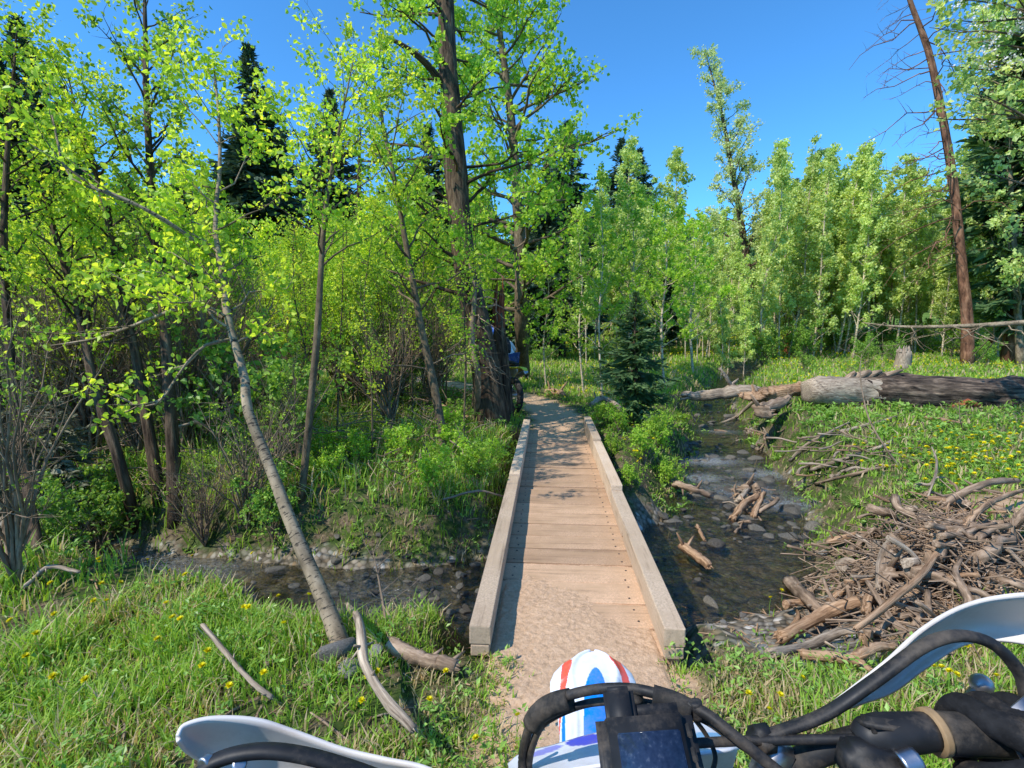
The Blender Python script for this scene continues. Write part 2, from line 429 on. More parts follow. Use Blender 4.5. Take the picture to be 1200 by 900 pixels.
gf = np.stack([jj * nx + ii, jj * nx + ii + 1, (jj + 1) * nx + ii + 1, (jj + 1) * nx + ii], -1).reshape(-1, 4)

m, nt, out = new_mat('meadow_ground'); L = nt.links.new
geo = N(nt, 'ShaderNodeNewGeometry')
n1 = N(nt, 'ShaderNodeTexNoise', Scale=1.6, Detail=8.0, Roughness=.7); L(geo.outputs['Position'], n1.inputs['Vector'])
n2 = N(nt, 'ShaderNodeTexNoise', Scale=38.0, Detail=6.0, Roughness=.75); L(geo.outputs['Position'], n2.inputs['Vector'])
n3 = N(nt, 'ShaderNodeTexNoise', Scale=7.0, Detail=6.0, Roughness=.7); L(geo.outputs['Position'], n3.inputs['Vector'])
soil = ramp(nt, [(.3, (.04, .028, .017)), (.5, (.14, .10, .062)), (.7, (.32, .24, .15))], n2.outputs['Fac'])
moss = ramp(nt, [(.3, (.02, .035, .008)), (.5, (.05, .085, .016)), (.72, (.12, .14, .04))], n2.outputs['Fac'])
r1 = ramp(nt, [(.4, (0, 0, 0)), (.55, (1, 1, 1))], n3.outputs['Fac'])
gcol = mix(nt, r1.outputs[0], soil.outputs[0], moss.outputs[0])
dust = ramp(nt, [(.28, (.40, .255, .15)), (.5, (.62, .405, .25)), (.72, (.74, .51, .335))], n2.outputs['Fac'])
farg = ramp(nt, [(.3, (.05, .10, .02)), (.6, (.14, .24, .05)), (.75, (.24, .30, .10))], n1.outputs['Fac'])
gcol = mix(nt, attr(nt, 'far'), gcol, farg.outputs[0])
c2 = mix(nt, attr(nt, 'dirt'), gcol, dust.outputs[0])
vo = N(nt, 'ShaderNodeTexVoronoi', Scale=22.0, Randomness=1.0); L(geo.outputs['Position'], vo.inputs['Vector'])
vo2 = N(nt, 'ShaderNodeTexVoronoi', Scale=9.0, Randomness=1.0); L(geo.outputs['Position'], vo2.inputs['Vector'])
pr = ramp(nt, [(0, (.14, .12, .09)), (.35, (.3, .25, .19)), (.6, (.44, .40, .34)), (.8, (.34, .23, .13)), (1, (.7, .66, .6))], None)
sep = N(nt, 'ShaderNodeSeparateColor'); L(vo.outputs['Color'], sep.inputs[0]); L(sep.outputs[0], pr.inputs['Fac'])
edge = ramp(nt, [(.0, (1, 1, 1)), (.55, (.75, .75, .75)), (.9, (.25, .25, .25))], None); 
ms = N(nt, 'ShaderNodeMath', operation='MULTIPLY'); L(vo.outputs['Distance'], ms.inputs[0]); ms.inputs[1].default_value = 1.2; L(ms.outputs[0], edge.inputs['Fac'])
peb = mix(nt, 1.0, pr.outputs[0], edge.outputs[0], 'MULTIPLY')
c3 = mix(nt, attr(nt, 'gravel'), c2, peb)
algae = ramp(nt, [(.3, (.045, .033, .014)), (.5, (.15, .11, .04)), (.7, (.30, .22, .09))], n3.outputs['Fac'])
bedc = mix(nt, .45, algae.outputs[0], peb)
c4 = mix(nt, attr(nt, 'wet'), c3, bedc)
d = N(nt, 'ShaderNodeBsdfPrincipled', Roughness=.92); L(c4, d.inputs['Base Color']); d.inputs['Specular IOR Level'].default_value = .15
inv = N(nt, 'ShaderNodeMath', operation='MULTIPLY_ADD'); L(vo.outputs['Distance'], inv.inputs[0]); inv.inputs[1].default_value = -1.0; inv.inputs[2].default_value = 1.0
hm = N(nt, 'ShaderNodeMix'); L(attr(nt, 'gravel'), hm.inputs[0]); L(n2.outputs['Fac'], hm.inputs[2]); L(inv.outputs[0], hm.inputs[3])
L(bump(nt, hm.outputs[0], .8, .016), d.inputs['Normal']); L(d.outputs[0], out.inputs['Surface'])
M['ground'] = m

gx, gy = gv[:, 0], gv[:, 1]
_cd = creek_d(gx, gy); _td = trail_d(gx, gy)
dirt = 1 - sstep(.30, .52, _td + .10 * noise2(gx, gy, 6, 9))
# trampled soil beside the stick pile and the far trail mouth
dirt = np.maximum(dirt, .75 * sstep(.35, .8, np.exp(-(((gx - 2.3) / 1.1) ** 2 + ((gy - 2.75) / .55) ** 2)) + .15 * noise2(gx, gy, 4, 10)))
dirt = np.maximum(dirt, .8 * sstep(.35, .7, np.exp(-(((gx - 4.4) / 1.3) ** 2 + ((gy - 3.7) / .6) ** 2))))
_rb = ((gx > 1.5) & (gy > 4.6)) * .12
grav = np.maximum(sstep(.28, .55, bar_mask(gx, gy) + .16 * noise2(gx, gy, 5, 11)), 1 - sstep(.02, .26, _cd + _rb + .12 * noise2(gx, gy, 4, 12)))
wet = 1 - sstep(-.52, -.43, gv[:, 2])
me = quads('ground', gv, gf, M['ground'], smooth=True)
for nm, arr in (('dirt', dirt), ('gravel', grav), ('wet', wet), ('far', sstep(10, 24, np.hypot(gx, gy)))):
    a = me.attributes.new(nm, 'FLOAT', 'POINT'); a.data.foreach_set('value', arr.astype(np.float32))
tag(link('ground', me), kind='structure')

# water ribbon following the creek
m, nt, out = new_mat('creek_water'); L = nt.links.new
geo = N(nt, 'ShaderNodeNewGeometry')
mp = N(nt, 'ShaderNodeMapping'); mp.inputs['Scale'].default_value = (1, 1.6, 1); L(geo.outputs['Position'], mp.inputs['Vector'])
nn = N(nt, 'ShaderNodeTexNoise', Scale=7.0, Detail=5.0, Roughness=.6, Distortion=.8); L(mp.outputs[0], nn.inputs['Vector'])
bp = bump(nt, nn.outputs['Fac'], .9, .06)
gl = N(nt, 'ShaderNodeBsdfGlossy', Roughness=.05); L(bp, gl.inputs['Normal']); gl.inputs['Color'].default_value = (.95, .97, 1, 1)
tr = N(nt, 'ShaderNodeBsdfTransparent'); tr.inputs['Color'].default_value = (.62, .60, .47, 1)
fr = N(nt, 'ShaderNodeFresnel', IOR=1.33); L(bp, fr.inputs['Normal'])
fm = N(nt, 'ShaderNodeMath', operation='MULTIPLY_ADD'); L(fr.outputs[0], fm.inputs[0]); fm.inputs[1].default_value = 1.0; fm.inputs[2].default_value = .03
fm.use_clamp = True
mx = N(nt, 'ShaderNodeMixShader'); L(fm.outputs[0], mx.inputs[0]); L(tr.outputs[0], mx.inputs[1]); L(gl.outputs[0], mx.inputs[2])
nf = N(nt, 'ShaderNodeTexNoise', Scale=42.0, Detail=6.0, Roughness=.8, Distortion=1.5); L(mp.outputs[0], nf.inputs['Vector'])
fo = N(nt, 'ShaderNodeMath', operation='MULTIPLY'); rf = ramp(nt, [(.45, (0, 0, 0)), (.58, (1, 1, 1))], nf.outputs['Fac'])
L(rf.outputs[0], fo.inputs[0]); L(attr(nt, 'foam'), fo.inputs[1])
fd = N(nt, 'ShaderNodeBsdfDiffuse'); fd.inputs['Color'].default_value = (.75, .8, .85, 1)
m2 = N(nt, 'ShaderNodeMixShader'); L(fo.outputs[0], m2.inputs[0]); L(mx.outputs[0], m2.inputs[1]); L(fd.outputs[0], m2.inputs[2])
L(m2.outputs[0], out.inputs['Surface'])
M['water'] = m
ck = spline(CREEK[:, :2], 400)
tg = norm(np.gradient(ck, axis=0)); nrm = np.stack([tg[:, 1], -tg[:, 0]], 1)
cols = 25
lat = np.linspace(-1.5, 1.5, cols)
wv = ck[:, None, :] + nrm[:, None, :] * lat[None, :, None]
foam = np.zeros(wv.shape[:2])
for (px, py, s, a) in [(830, 540, .4, 1.0), (870, 575, .45, .6), (925, 590, .4, .7), (845, 505, .3, .6), (900, 555, .4, .7), (820, 560, .3, .8), (460, 700, .4, .35), (420, 690, .3, .3), (560, 720, .2, .2), (170, 664, .5, .7), (240, 668, .4, .5)]:
    q = G(px, py, WATER_Z)
    foam = np.maximum(foam, (.5 if q[0] > 0 else .35) * a * np.exp(-((wv[..., 0] - q[0]) ** 2 + ((wv[..., 1] - q[1]) * 1.6) ** 2) / s ** 2))
wz = WATER_Z + .010 * noise2(wv[..., 0], wv[..., 1], 6, 13)
wvv = np.concatenate([wv, wz[..., None]], -1).reshape(-1, 3)
i2, j2 = np.meshgrid(np.arange(cols - 1), np.arange(399))
wf = np.stack([j2 * cols + i2, j2 * cols + i2 + 1, (j2 + 1) * cols + i2 + 1, (j2 + 1) * cols + i2], -1).reshape(-1, 4)
me = quads('creek_water', wvv, wf, M['water'], smooth=True)
a = me.attributes.new('foam', 'FLOAT', 'POINT'); a.data.foreach_set('value', foam.astype(np.float32).ravel())
tag(link('water', me), kind='structure')

# ------------------------------------------------------------------ grass
def grass_density(x, y):
    cd = creek_d(x, y); td = trail_d(x, y)
    fl_ = ((x < .1) & (y > 3.6)) * .22 + ((x > 1.5) & (y > 4.2)) * .48
    m_ = sstep(.22, .60, cd + fl_ + .14 * noise2(x, y, 4, 14))
    m_ = m_ * sstep(.36 - .12 * (y < 2.1), .58 - .12 * (y < 2.1), td + .10 * noise2(x, y, 7, 15))
    u, v = bridge_uv(x, y)
    m_ = m_ * (1 - ((u > .0) & (u < BR_L + .05) & (np.abs(v) < BR_W / 2 + .03)))
    m_ = m_ * (1 - .96 * sstep(.22, .45, bar_mask(x, y)))
    pile = np.exp(-(((x - 2.5) / 1.15) ** 2 + ((y - 2.95) / .55) ** 2))
    m_ = m_ * (1 - sstep(.3, .6, pile))
    pile2 = np.exp(-(((x - 4.4) / 1.2) ** 2 + ((y - 3.7) / .5) ** 2))
    m_ = m_ * (1 - .9 * sstep(.35, .6, pile2))
    shade = ((x < -1.5) & (y > 4.2) & (y < 9)) * .4
    near = 1 - sstep(4, 7, np.hypot(x, y))
    return m_ * (1 - shade) * np.clip(.72 + .45 * noise2(x, y, 1.6, 16) + near * .6 * noise2(x, y, 5.5, 28), .10, 1)

def make_grass(n, r0, r1, expo, seed):
    rg = np.random.default_rng(seed)
    # radial pdf ~ r^(1-expo)
    e = 2 - expo; u = rg.random(n)
    r = (r0 ** e + u * (r1 ** e - r0 ** e)) ** (1 / e)
    th = rg.uniform(-1.02, 1.02, n)
    x = r * np.sin(th); y = r * np.cos(th)
    # clumping
    cl = rg.random(n) < .6
    cx = np.round(x / .13) * .13 + .05 * np.sin(x * 57); cy = np.round(y / .13) * .13 + .05 * np.sin(y * 61)
    x = np.where(cl & (r < 9), cx + rg.normal(0, .028, n), x); y = np.where(cl & (r < 9), cy + rg.normal(0, .028, n), y)
    keep = rg.random(n) < grass_density(x, y)
    x, y, r = x[keep], y[keep], r[keep]; n = len(x)
    z = H(x, y) - .01
    lush = np.clip(.55 + .5 * noise2(x, y, 1.1, 17) + .45 * noise2(x, y, 5, 18), .15, 1.7)
    farbank = (x < .2) & (y > 4.3) & (y < 9)
    hgt = (.035 + .10 * rg.random(n) ** 1.8) * (.55 + .8 * lush) * (1 + 1.0 * farbank) * np.clip(r / 9, 1, 1.8) * (1.0 + .5 * (x < -2))
    td = trail_d(x, y); hgt = hgt * (.45 + .55 * sstep(.5, .95, td)) * (1 - .4 * sstep(.05, .3, bar_mask(x, y)))
    wd = (.0022 + .0022 * rg.random(n)) * np.clip(r / 2.6, 1, 40) ** .9
    az = rg.uniform(0, 2 * PI, n); lean = rg.uniform(.1, .9, n) * hgt
    dx, dy = np.cos(az), np.sin(az); az2 = az + PI / 2 + rg.normal(0, .5, n); sx, sy = np.cos(az2), np.sin(az2)
    P = np.stack([x, y, z], 1); Dv = np.stack([dx, dy, np.zeros(n)], 1); S = np.stack([sx, sy, np.zeros(n)], 1); Z = np.array([0, 0, 1.0])
    w = wd[:, None]; h = hgt[:, None]; l = lean[:, None]
    p1 = P + Z * h * .55 + Dv * l * .3; p2 = P + Z * h * (1 - .25 * (l / h)) + Dv * l
    v = np.stack([P - S * w, P + S * w, p1 + S * w * .85, p1 - S * w * .85, p2 + S * w * .12, p2 - S * w * .12], 1).reshape(-1, 3)
    b = np.arange(n)[:, None] * 6
    f = np.concatenate([b + np.array([0, 1, 2, 3]), b + np.array([3, 2, 4, 5])], 0)
    rv = np.clip(.5 + .16 * noise2(x, y, .9, 19) + rg.normal(0, .15, n), 0, .82)
    dry = rg.random(n) < (.17 + .30 * (noise2(x, y, 3.2, 20) > .25) + .25 * (td < .75) * (r < 4))
    rv = np.where(dry, rg.uniform(.86, 1, n), rv)
    return v, f, np.repeat(rv, 6)

v1, f1, r1_ = make_grass(120000, .75, 3.2, .3, 21)
v2, f2, r2_ = make_grass(300000, 3.0, 48, 1.75, 22)
me = quads('grass', np.concatenate([v1, v2]), np.concatenate([f1, f2 + len(v1)]), M['grass'], np.concatenate([r1_, r2_]))
tag(link('grass', me), 'green grass with dry blades covering both banks of the creek', 'grass', kind='stuff')

# broad-leaved herbs between the blades
def make_herbs(n, seed):
    rg = np.random.default_rng(seed)
    r = (.8 ** 1 + rg.random(n) * (11 - .8)); th = rg.uniform(-1.0, 1.0, n)
    x, y = r * np.sin(th), r * np.cos(th)
    k = rg.random(n) < grass_density(x, y) * (.35 + .65 * (noise2(x, y, 1.8, 23) > .0))
    x, y, r = x[k], y[k], r[k]; n = len(x); L_ = 9
    z = H(x, y)
    hh = rg.uniform(.01, .10, n) * (1 + 1.2 * ((x < .2) & (y > 4.3)))
    P = np.repeat(np.stack([x, y, z + hh], 1), L_, 0)
    P[:, :2] += rg.normal(0, .022, (n * L_, 2)); P[:, 2] += rg.normal(0, .012, n * L_)
    az = rg.uniform(0, 2 * PI, n * L_); D = np.stack([np.cos(az), np.sin(az), rg.uniform(-.1, .9, n * L_)], 1)
    S = rg.uniform(.014, .034, n * L_) * np.clip(np.repeat(r, L_) / 3.2, 1, 2.6)
    v, f = leaves(P, D, np.tile([0, 0, 1.0], (n * L_, 1)) + rg.normal(0, .3, (n * L_, 3)), S, .26, .1)
    return v, f, np.repeat(np.clip(rg.normal(.5, .2, n * L_), 0, 1), 4)
v, f, r_ = make_herbs(11000, 31)
tag(link('ground_cover', quads('ground_cover', v, f, M['herb'], r_)), 'low broad-leaved weeds growing between the grass blades', 'weeds', kind='stuff')
# ------------------------------------------------------------------ trees
def branch_set(path, rad, n, s0, s1, length, up, seed, az_bias=None, droop=0.0, wob=.10, k=6, limb=.024):
    """n limbs off a trunk path; returns polylines (n,k,3), radii (n,k)"""
    rg = np.random.default_rng(seed)
    path = np.asarray(path, float); m = len(path)
    s = s0 + (s1 - s0) * ((np.arange(n) + rg.random(n) * .9) / n)
    i = np.clip((s * (m - 1)).astype(int), 0, m - 2); f = (s * (m - 1) - i)[:, None]
    P0 = path[i] * (1 - f) + path[i + 1] * f; rr = rad[i] * (1 - f[:, 0]) + rad[i + 1] * f[:, 0]
    az = np.arange(n) * 2.399 + rg.normal(0, .5, n)
    if az_bias is not None:
        az = np.where(rg.random(n) < az_bias[1], az_bias[0] + rg.normal(0, .7, n), az)
    el = np.array([up(v) for v in s]) + rg.normal(0, .16, n)
    Ln = np.array([length(v) for v in s]) * rg.uniform(.6, 1.15, n)
    D = np.stack([np.cos(az) * np.cos(el), np.sin(az) * np.cos(el), np.sin(el)], 1)
    u = np.linspace(0, 1, k)[None, :, None]
    P = P0[:, None] + D[:, None] * (Ln[:, None, None] * u)
    P[..., 2] -= droop * Ln[:, None] * (u[..., 0] ** 2)
    nz = rg.normal(0, 1, (n, k, 3)); nz[:, 0] = 0
    P = P + np.cumsum(nz, 1) * (Ln[:, None, None] * wob / k)
    R = np.maximum(rr * .45, .003)[:, None] * (1 - .85 * u[..., 0])
    R = np.minimum(R, (Ln * limb)[:, None] * (1 - .8 * u[..., 0]) + .0012)
    return P, R, Ln

def sub_branches(P, R, Ln, per, frac, seed, k=4, up=.25, start=.3):
    rg = np.random.default_rng(seed); n, kk, _ = P.shape
    idx = np.repeat(np.arange(n), per); m = len(idx)
    s = rg.uniform(start, 1, m); i = np.clip((s * (kk - 1)).astype(int), 0, kk - 2); f = (s * (kk - 1) - i)[:, None]
    P0 = P[idx, i] * (1 - f) + P[idx, i + 1] * f
    T = norm(P[idx, i + 1] - P[idx, i])
    D = norm(T * .7 + rg.normal(0, .55, (m, 3)) + np.array([0, 0, up]))
    L_ = Ln[idx] * frac * rg.uniform(.5, 1.1, m) * (1.15 - .5 * s)
    u = np.linspace(0, 1, k)[None, :, None]
    Q = P0[:, None] + D[:, None] * L_[:, None, None] * u
    nz = rg.normal(0, 1, (m, k, 3)); nz[:, 0] = 0
    Q = Q + np.cumsum(nz, 1) * (L_[:, None, None] * .12 / k)
    RR = np.maximum(R[idx, i] * .6, .0012)[:, None] * (1 - .8 * u[..., 0])
    return Q, RR, L_

def leaf_cloud(lines, n, size, seed, spread=.04, start=.2, clump=True, wid=.42, weights=None):
    rg = np.random.default_rng(seed); m, k, _ = lines.shape
    nc = max(1, n // 6)
    w = weights / weights.sum() if weights is not None else None
    idx = rg.choice(m, nc, p=w); s = rg.uniform(start, 1.0, nc)
    i = np.clip((s * (k - 1)).astype(int), 0, k - 2); f = (s * (k - 1) - i)[:, None]
    C = lines[idx, i] * (1 - f) + lines[idx, i + 1] * f
    P = np.repeat(C, 6, 0) + rg.normal(0, spread * .8, (nc * 6, 3))
    D = rand_dir(nc * 6, rg, -.35); Nn = rand_dir(nc * 6, rg, .6)
    S = size * rg.uniform(.45, 1.3, nc * 6)
    near = size < .06
    v, fc = leaves6(P, D, Nn, S) if near else leaves(P, D, Nn, S, wid, .1)
    base = np.repeat(np.clip(rg.normal(.5, .24, nc), 0, 1), 6)
    r = np.clip(base + rg.normal(0, .14, nc * 6), 0, 1)
    return v, fc, np.repeat(r, 6 if near else 4)

def broadleaf(name, path, rad, bark, leafm, nb, s0, length, upf, nleaf, lsize, seed, per=5, frac=.45, s1=.99, droop=0, az_bias=None,
              spread=.045, subper=0, parent_loc=None, label=None, group=None, kk=26, sides=9, extra=None, leaf_extra=True, wob=.14, cat='tree', limb=.022):
    path = spline(path, kk); rad = np.interp(np.linspace(0, 1, kk), np.linspace(0, 1, len(rad)), rad)
    o = path[0].copy(); o[2] = max(o[2], -5)
    loc = parent_loc if parent_loc is not None else o
    T = Acc()
    v, f, t = tubes(path - loc, rad, sides, True, rough=.05, seed=seed); T.add(v, f, t)
    P, R, Ln = branch_set(path - loc, rad, nb, s0, s1, length, upf, seed + 1, az_bias, droop, wob, limb=limb)
    if extra is not None:
        for (ep, er) in extra:
            q = spline(np.array(ep) - loc, 12); v, f, t = tubes(q, np.linspace(er, er * .2, 12), 6); T.add(v, f, t)
            if leaf_extra:
                q6 = spline(q, 6)[None]; P = np.concatenate([P, q6]); R = np.concatenate([R, np.linspace(er, er * .3, 6)[None]])
                Ln = np.concatenate([Ln, [np.linalg.norm(q[-1] - q[0])]])
    v, f, t = tubes(P, R, 5); T.add(v, f, t)
    Q, RQ, LQ = sub_branches(P, R, Ln, per, frac, seed + 2)
    v, f, t = tubes(Q, RQ, 3); T.add(v, f, t)
    root = empty(name, loc)
    link('trunk', T.mesh('trunk', bark, True), root)
    if nleaf:
        if subper:
            Q2, RQ2, LQ2 = sub_branches(Q, RQ, LQ, subper, .6, seed + 3, k=4)
            v, f, t = tubes(Q2, RQ2, 3); T2 = Q2
            allq = np.concatenate([Q, Q2]); wt = np.concatenate([LQ, LQ2])
        else: allq = Q; wt = LQ
        v, f, r = leaf_cloud(allq, nleaf, lsize, seed + 4, spread, weights=wt)
        A = Acc(); A.add(v, f, None, r)
        link('crown', A.mesh('crown', leafm), root)
    tag(root, label, cat, group)
    return root

def conifer(name, h, rbase, seed, mat, bark, spread=.22, whorls=34, per=6, start=.08, lsz=.16, dens=1.0, droop=.35, ragged=.25, loc=(0, 0, 0), label=None, group=None, fade=1.0):
    rg = np.random.default_rng(seed)
    path = np.array([(0, 0, -.25), (.01 * h, 0, h * .35), (-.005 * h, .005 * h, h * .7), (0, 0, h)]); path = spline(path, 14)
    rad = np.linspace(rbase, .012, 14)
    T = Acc(); v, f, t = tubes(path, rad, 8, True); T.add(v, f, t)
    A = Acc()
    n = whorls * per
    s = start + (1 - start) * np.repeat((np.arange(whorls) + .5) / whorls, per) + rg.normal(0, .006, n); s = np.clip(s, start, .995)
    prof = (1 - s) ** .85 * (.35 + .65 * np.clip((s - start) * 6, 0, 1))
    Ln = h * spread * prof * rg.uniform(1 - ragged, 1 + ragged, n) + .03 * h * .3
    az = rg.uniform(0, 2 * PI, n)
    el = np.interp(s, [0, .5, .85, 1], [-.25, -.05, .3, 1.0]) + rg.normal(0, .12, n)
    D = np.stack([np.cos(az) * np.cos(el), np.sin(az) * np.cos(el), np.sin(el)], 1)
    i = np.clip((s * 13).astype(int), 0, 12); ff = (s * 13 - i)[:, None]; P0 = path[i] * (1 - ff) + path[i + 1] * ff
    k = 6; u = np.linspace(0, 1, k)[None, :, None]
    P = P0[:, None] + D[:, None] * Ln[:, None, None] * u
    P[..., 2] -= droop * Ln[:, None] * (u[..., 0] ** 1.5) * .6; P[..., 2] += .18 * Ln[:, None] * (u[..., 0] ** 4)
    v, f, t = tubes(P, np.maximum(.006 + .004 * h / 10, Ln * .012)[:, None] * (1 - .8 * u[..., 0]), 3); T.add(v, f, t)
    # sprays: long thin leaves spread flat to both sides of each bough
    m = int(26 * dens); idx = np.repeat(np.arange(n), m); q = len(idx)
    a = rg.uniform(.12, 1.02, q); i = np.clip((a * (k - 1)).astype(int), 0, k - 2); ff = (a * (k - 1) - i)[:, None]
    C = P[idx, i] * (1 - ff) + P[idx, np.clip(i + 1, 0, k - 1)] * ff
    T_ = norm(P[idx, i + 1] - P[idx, i]); side = norm(np.cross(T_, np.tile([0, 0, 1.0], (q, 1)))) * np.where(rg.random(q) < .5, 1, -1)[:, None]
    Dd = norm(T_ * .8 + side * rg.uniform(.1, 1.1, q)[:, None] + np.stack([rg.normal(0, .15, q), rg.normal(0, .15, q), rg.uniform(-.55, .15, q)], 1))
    S = lsz * rg.uniform(.5, 1.2, q) * (.5 + .8 * (1 - a)) * np.clip(Ln[idx] / (h * spread * .5), .35, 1.3)
    v, f = leaves(C + rg.normal(0, lsz * .06, (q, 3)), Dd, rand_dir(q, rg, 1.2), S, .16, .04)
    r = np.clip(.4 + .3 * (a - .5) + rg.normal(0, .2, q), 0, 1)
    A.add(v, f, None, np.repeat(r, 4))
    root = empty(name, loc)
    link('trunk', T.mesh('trunk', bark, True), root); link('crown', A.mesh('crown', mat), root)
    tag(root, label, 'tree', group)
    return root

up_mid = lambda s: .75
def GB(px, py, dz=-.06):
    """trunk foot: point on the terrain seen at the pixel"""
    lo, hi = .8, 60
    for _ in range(34):
        mid = (lo + hi) / 2; p = W(px, py, mid)
        if p[2] > Hs(p[0], p[1]): lo = mid
        else: hi = mid
    p = W(px, py, lo); p[2] += dz
    return p
def tp(base, pts):
    return [base] + [W(*p) for p in pts]

# --- near left
b = GB(412, 782)
broadleaf('leaning_tree', tp(b, [(384, 715, 2.42), (343, 618, 2.6), (312, 535, 2.75), (290, 480, 2.8), (286, 440, 2.9), (266, 370, 3.0), (262, 330, 3.08), (252, 265, 3.2), (258, 190, 3.4), (255, 120, 3.6), (248, 55, 3.8)]),
          [.050, .038, .031, .027, .024, .021, .019, .016, .012, .009, .004], M['bark_pale'], M['leaf_yellow'], 30, .50, lambda s: .75 - .3 * s, lambda s: .25 + .5 * s, 4400, .038, 101, per=6, frac=.5,
          az_bias=(PI, .35), subper=2, wob=.3,
          extra=[([W(262, 372, 3.0), W(225, 358, 3.0), W(180, 372, 3.05), W(120, 395, 3.1), W(60, 405, 3.2)], .016),
                 ([W(268, 398, 3.0), W(240, 405, 2.9), W(215, 430, 2.85), W(188, 470, 2.8), W(160, 475, 2.8), W(135, 462, 2.85)], .010),
                 ([W(250, 300, 3.15), W(200, 262, 3.0), W(140, 230, 2.9), W(80, 205, 2.9), W(60, 130, 3.0)], .014)],
          label='pale leaning tree with yellow-green leaves rooted at the near left creek bank')
b = GB(205, 610)
broadleaf('poplar_tree', tp(b, [(203, 530, 4.65), (198, 450, 4.7), (190, 340, 4.8), (178, 220, 4.9), (172, 120, 5.0), (170, 20, 5.1), (166, -90, 5.2)]),
          [.062, .056, .048, .042, .035, .028, .018, .006], M['bark_dark'], M['leaf_green'], 40, .42, lambda s: 1.0 - .45 * s, up_mid, 4200, .043, 111, per=6, subper=2,
          label='tall upright poplar at far left reaching above the frame')
b = GB(188, 585)
broadleaf('poplar_tree', tp(b, [(170, 480, 4.9), (158, 410, 5.0), (142, 330, 5.1), (120, 230, 5.2), (95, 150, 5.3), (80, 90, 5.4)]),
          [.055, .048, .042, .034, .026, .018, .005], M['bark_dark'], M['leaf_yellow'], 36, .42, lambda s: 1.0 - .4 * s, up_mid, 3900, .042, 121, per=6, subper=2,
          label='poplar bending left beside the tall upright poplar, its leaves yellow-green')
b = GB(46, 668)
broadleaf('poplar_tree', tp(b, [(30, 560, 4.0), (14, 430, 4.1), (5, 300, 4.2), (8, 190, 4.3), (15, 100, 4.4), (20, 30, 4.5)]),
          [.04, .036, .032, .026, .02, .014, .004], M['bark_dark'], M['leaf_yellow'], 34, .40, lambda s: .75 - .3 * s, up_mid, 3500, .040, 131, per=6, subper=2,
          label='thin dark-stemmed poplar at the left edge with a pointed yellow-green top')
b = GB(160, 615)
broadleaf('poplar_tree', tp(b, [(140, 540, 4.4), (112, 460, 4.5), (98, 390, 4.6), (75, 310, 4.7), (50, 220, 4.8), (40, 160, 4.9)]),
          [.05, .044, .038, .032, .025, .018, .005], M['bark_dark'], M['leaf_yellow'], 34, .45, lambda s: .95 - .4 * s, up_mid, 3300, .040, 141, per=6, subper=2,
          label='dark poplar leaning hard left between the left-edge poplar and the bent one')
b = GB(522, 545)
broadleaf('sapling_tree', tp(b, [(512, 470, 5.7), (495, 390, 5.7), (480, 310, 5.7), (462, 210, 5.7), (445, 130, 5.8), (430, 60, 5.8)]),
          [.055, .048, .04, .034, .026, .018, .004], M['bark_grey'], M['leaf_yellow'], 34, .38, lambda s: 1.05 - .4 * s, up_mid, 4200, .046, 151, per=6, subper=2,
          extra=[([W(498, 432, 5.6), W(470, 428, 5.5), W(440, 432, 5.4), (W(415, 425, 5.4))], .012)],
          label='slim grey sapling left of the big dark trunk, bright leaves above')

# --- the big dark cottonwood by the far end of the bridge
b = GB(580, 500, -.1)
broadleaf('cottonwood_tree', tp(b, [(572, 450, 7.5), (562, 390, 7.5), (548, 330, 7.5), (538, 250, 7.55), (532, 170, 7.6), (526, 90, 7.7), (522, 0, 7.8), (518, -90, 7.9), (512, -200, 8.1)]),
          [.25, .215, .195, .18, .165, .165, .15, .135, .12, .10, .05], M['bark_dark'], M['leaf_green'], 52, .30, lambda s: 1.5, lambda s: .45, 13000, .066, 161, per=6, subper=2, sides=18, kk=40,
          az_bias=(PI * .9, .3), droop=.1,
          extra=[([W(522, 105, 7.7), W(500, 75, 7.4), W(470, 52, 7.2), W(442, 40, 7.1)], .07), ([W(535, 262, 7.6), W(500, 250, 7.3), W(470, 262, 7.1), W(440, 300, 6.9)], .03)],
          leaf_extra=False,
          label='big cottonwood with thick dark furrowed trunk at the far left corner of the bridge')
# pale bare stem leaning on it, and the broken snag
b = GB(558, 497)
broadleaf('dead_sapling', tp(b, [(560, 440, 7.0), (553, 400, 7.0), (556, 340, 7.0), (548, 300, 7.1)]), [.05, .045, .04, .03, .012], M['twig'], None, 30, .25, lambda s: .6, lambda s: -.1, 0, .05, 171, per=5, droop=.4, wob=.5,
          label='bare pale dead sapling with drooping twigs against the big dark trunk')
b = GB(592, 492)
o = empty('broken_snag', b)
A = Acc(); pth = spline([(0, 0, -.1), (-.02, 0, .7), (-.07, 0, 1.3), (-.10, 0, 1.72)], 16); v, f, t = tubes(pth, np.interp(np.linspace(0, 1, 16), [0, .3, 1], [.15, .11, .085]), 14, True, rough=.12, seed=4); A.add(v, f, t)
link('trunk', A.mesh('trunk', M['bark_dark'], True), o)
A = Acc()
for q in range(9):
    a = q * .7; r = .07
    p0 = np.array([-.10 + r * math.cos(a), r * math.sin(a), 1.5]); v, f, t = tubes([p0, p0 + (0.0, 0, .25 + .25 * random.random()), p0 + (.02, 0, .5 + .3 * random.random())], [.035, .025, .004], 5); A.add(v, f, t)
link('splinters', A.mesh('splinters', M['wood_red']), o); tag(o, 'broken dark snag with reddish splintered top beside the big trunk', 'dead tree')
b = GB(613, 442)
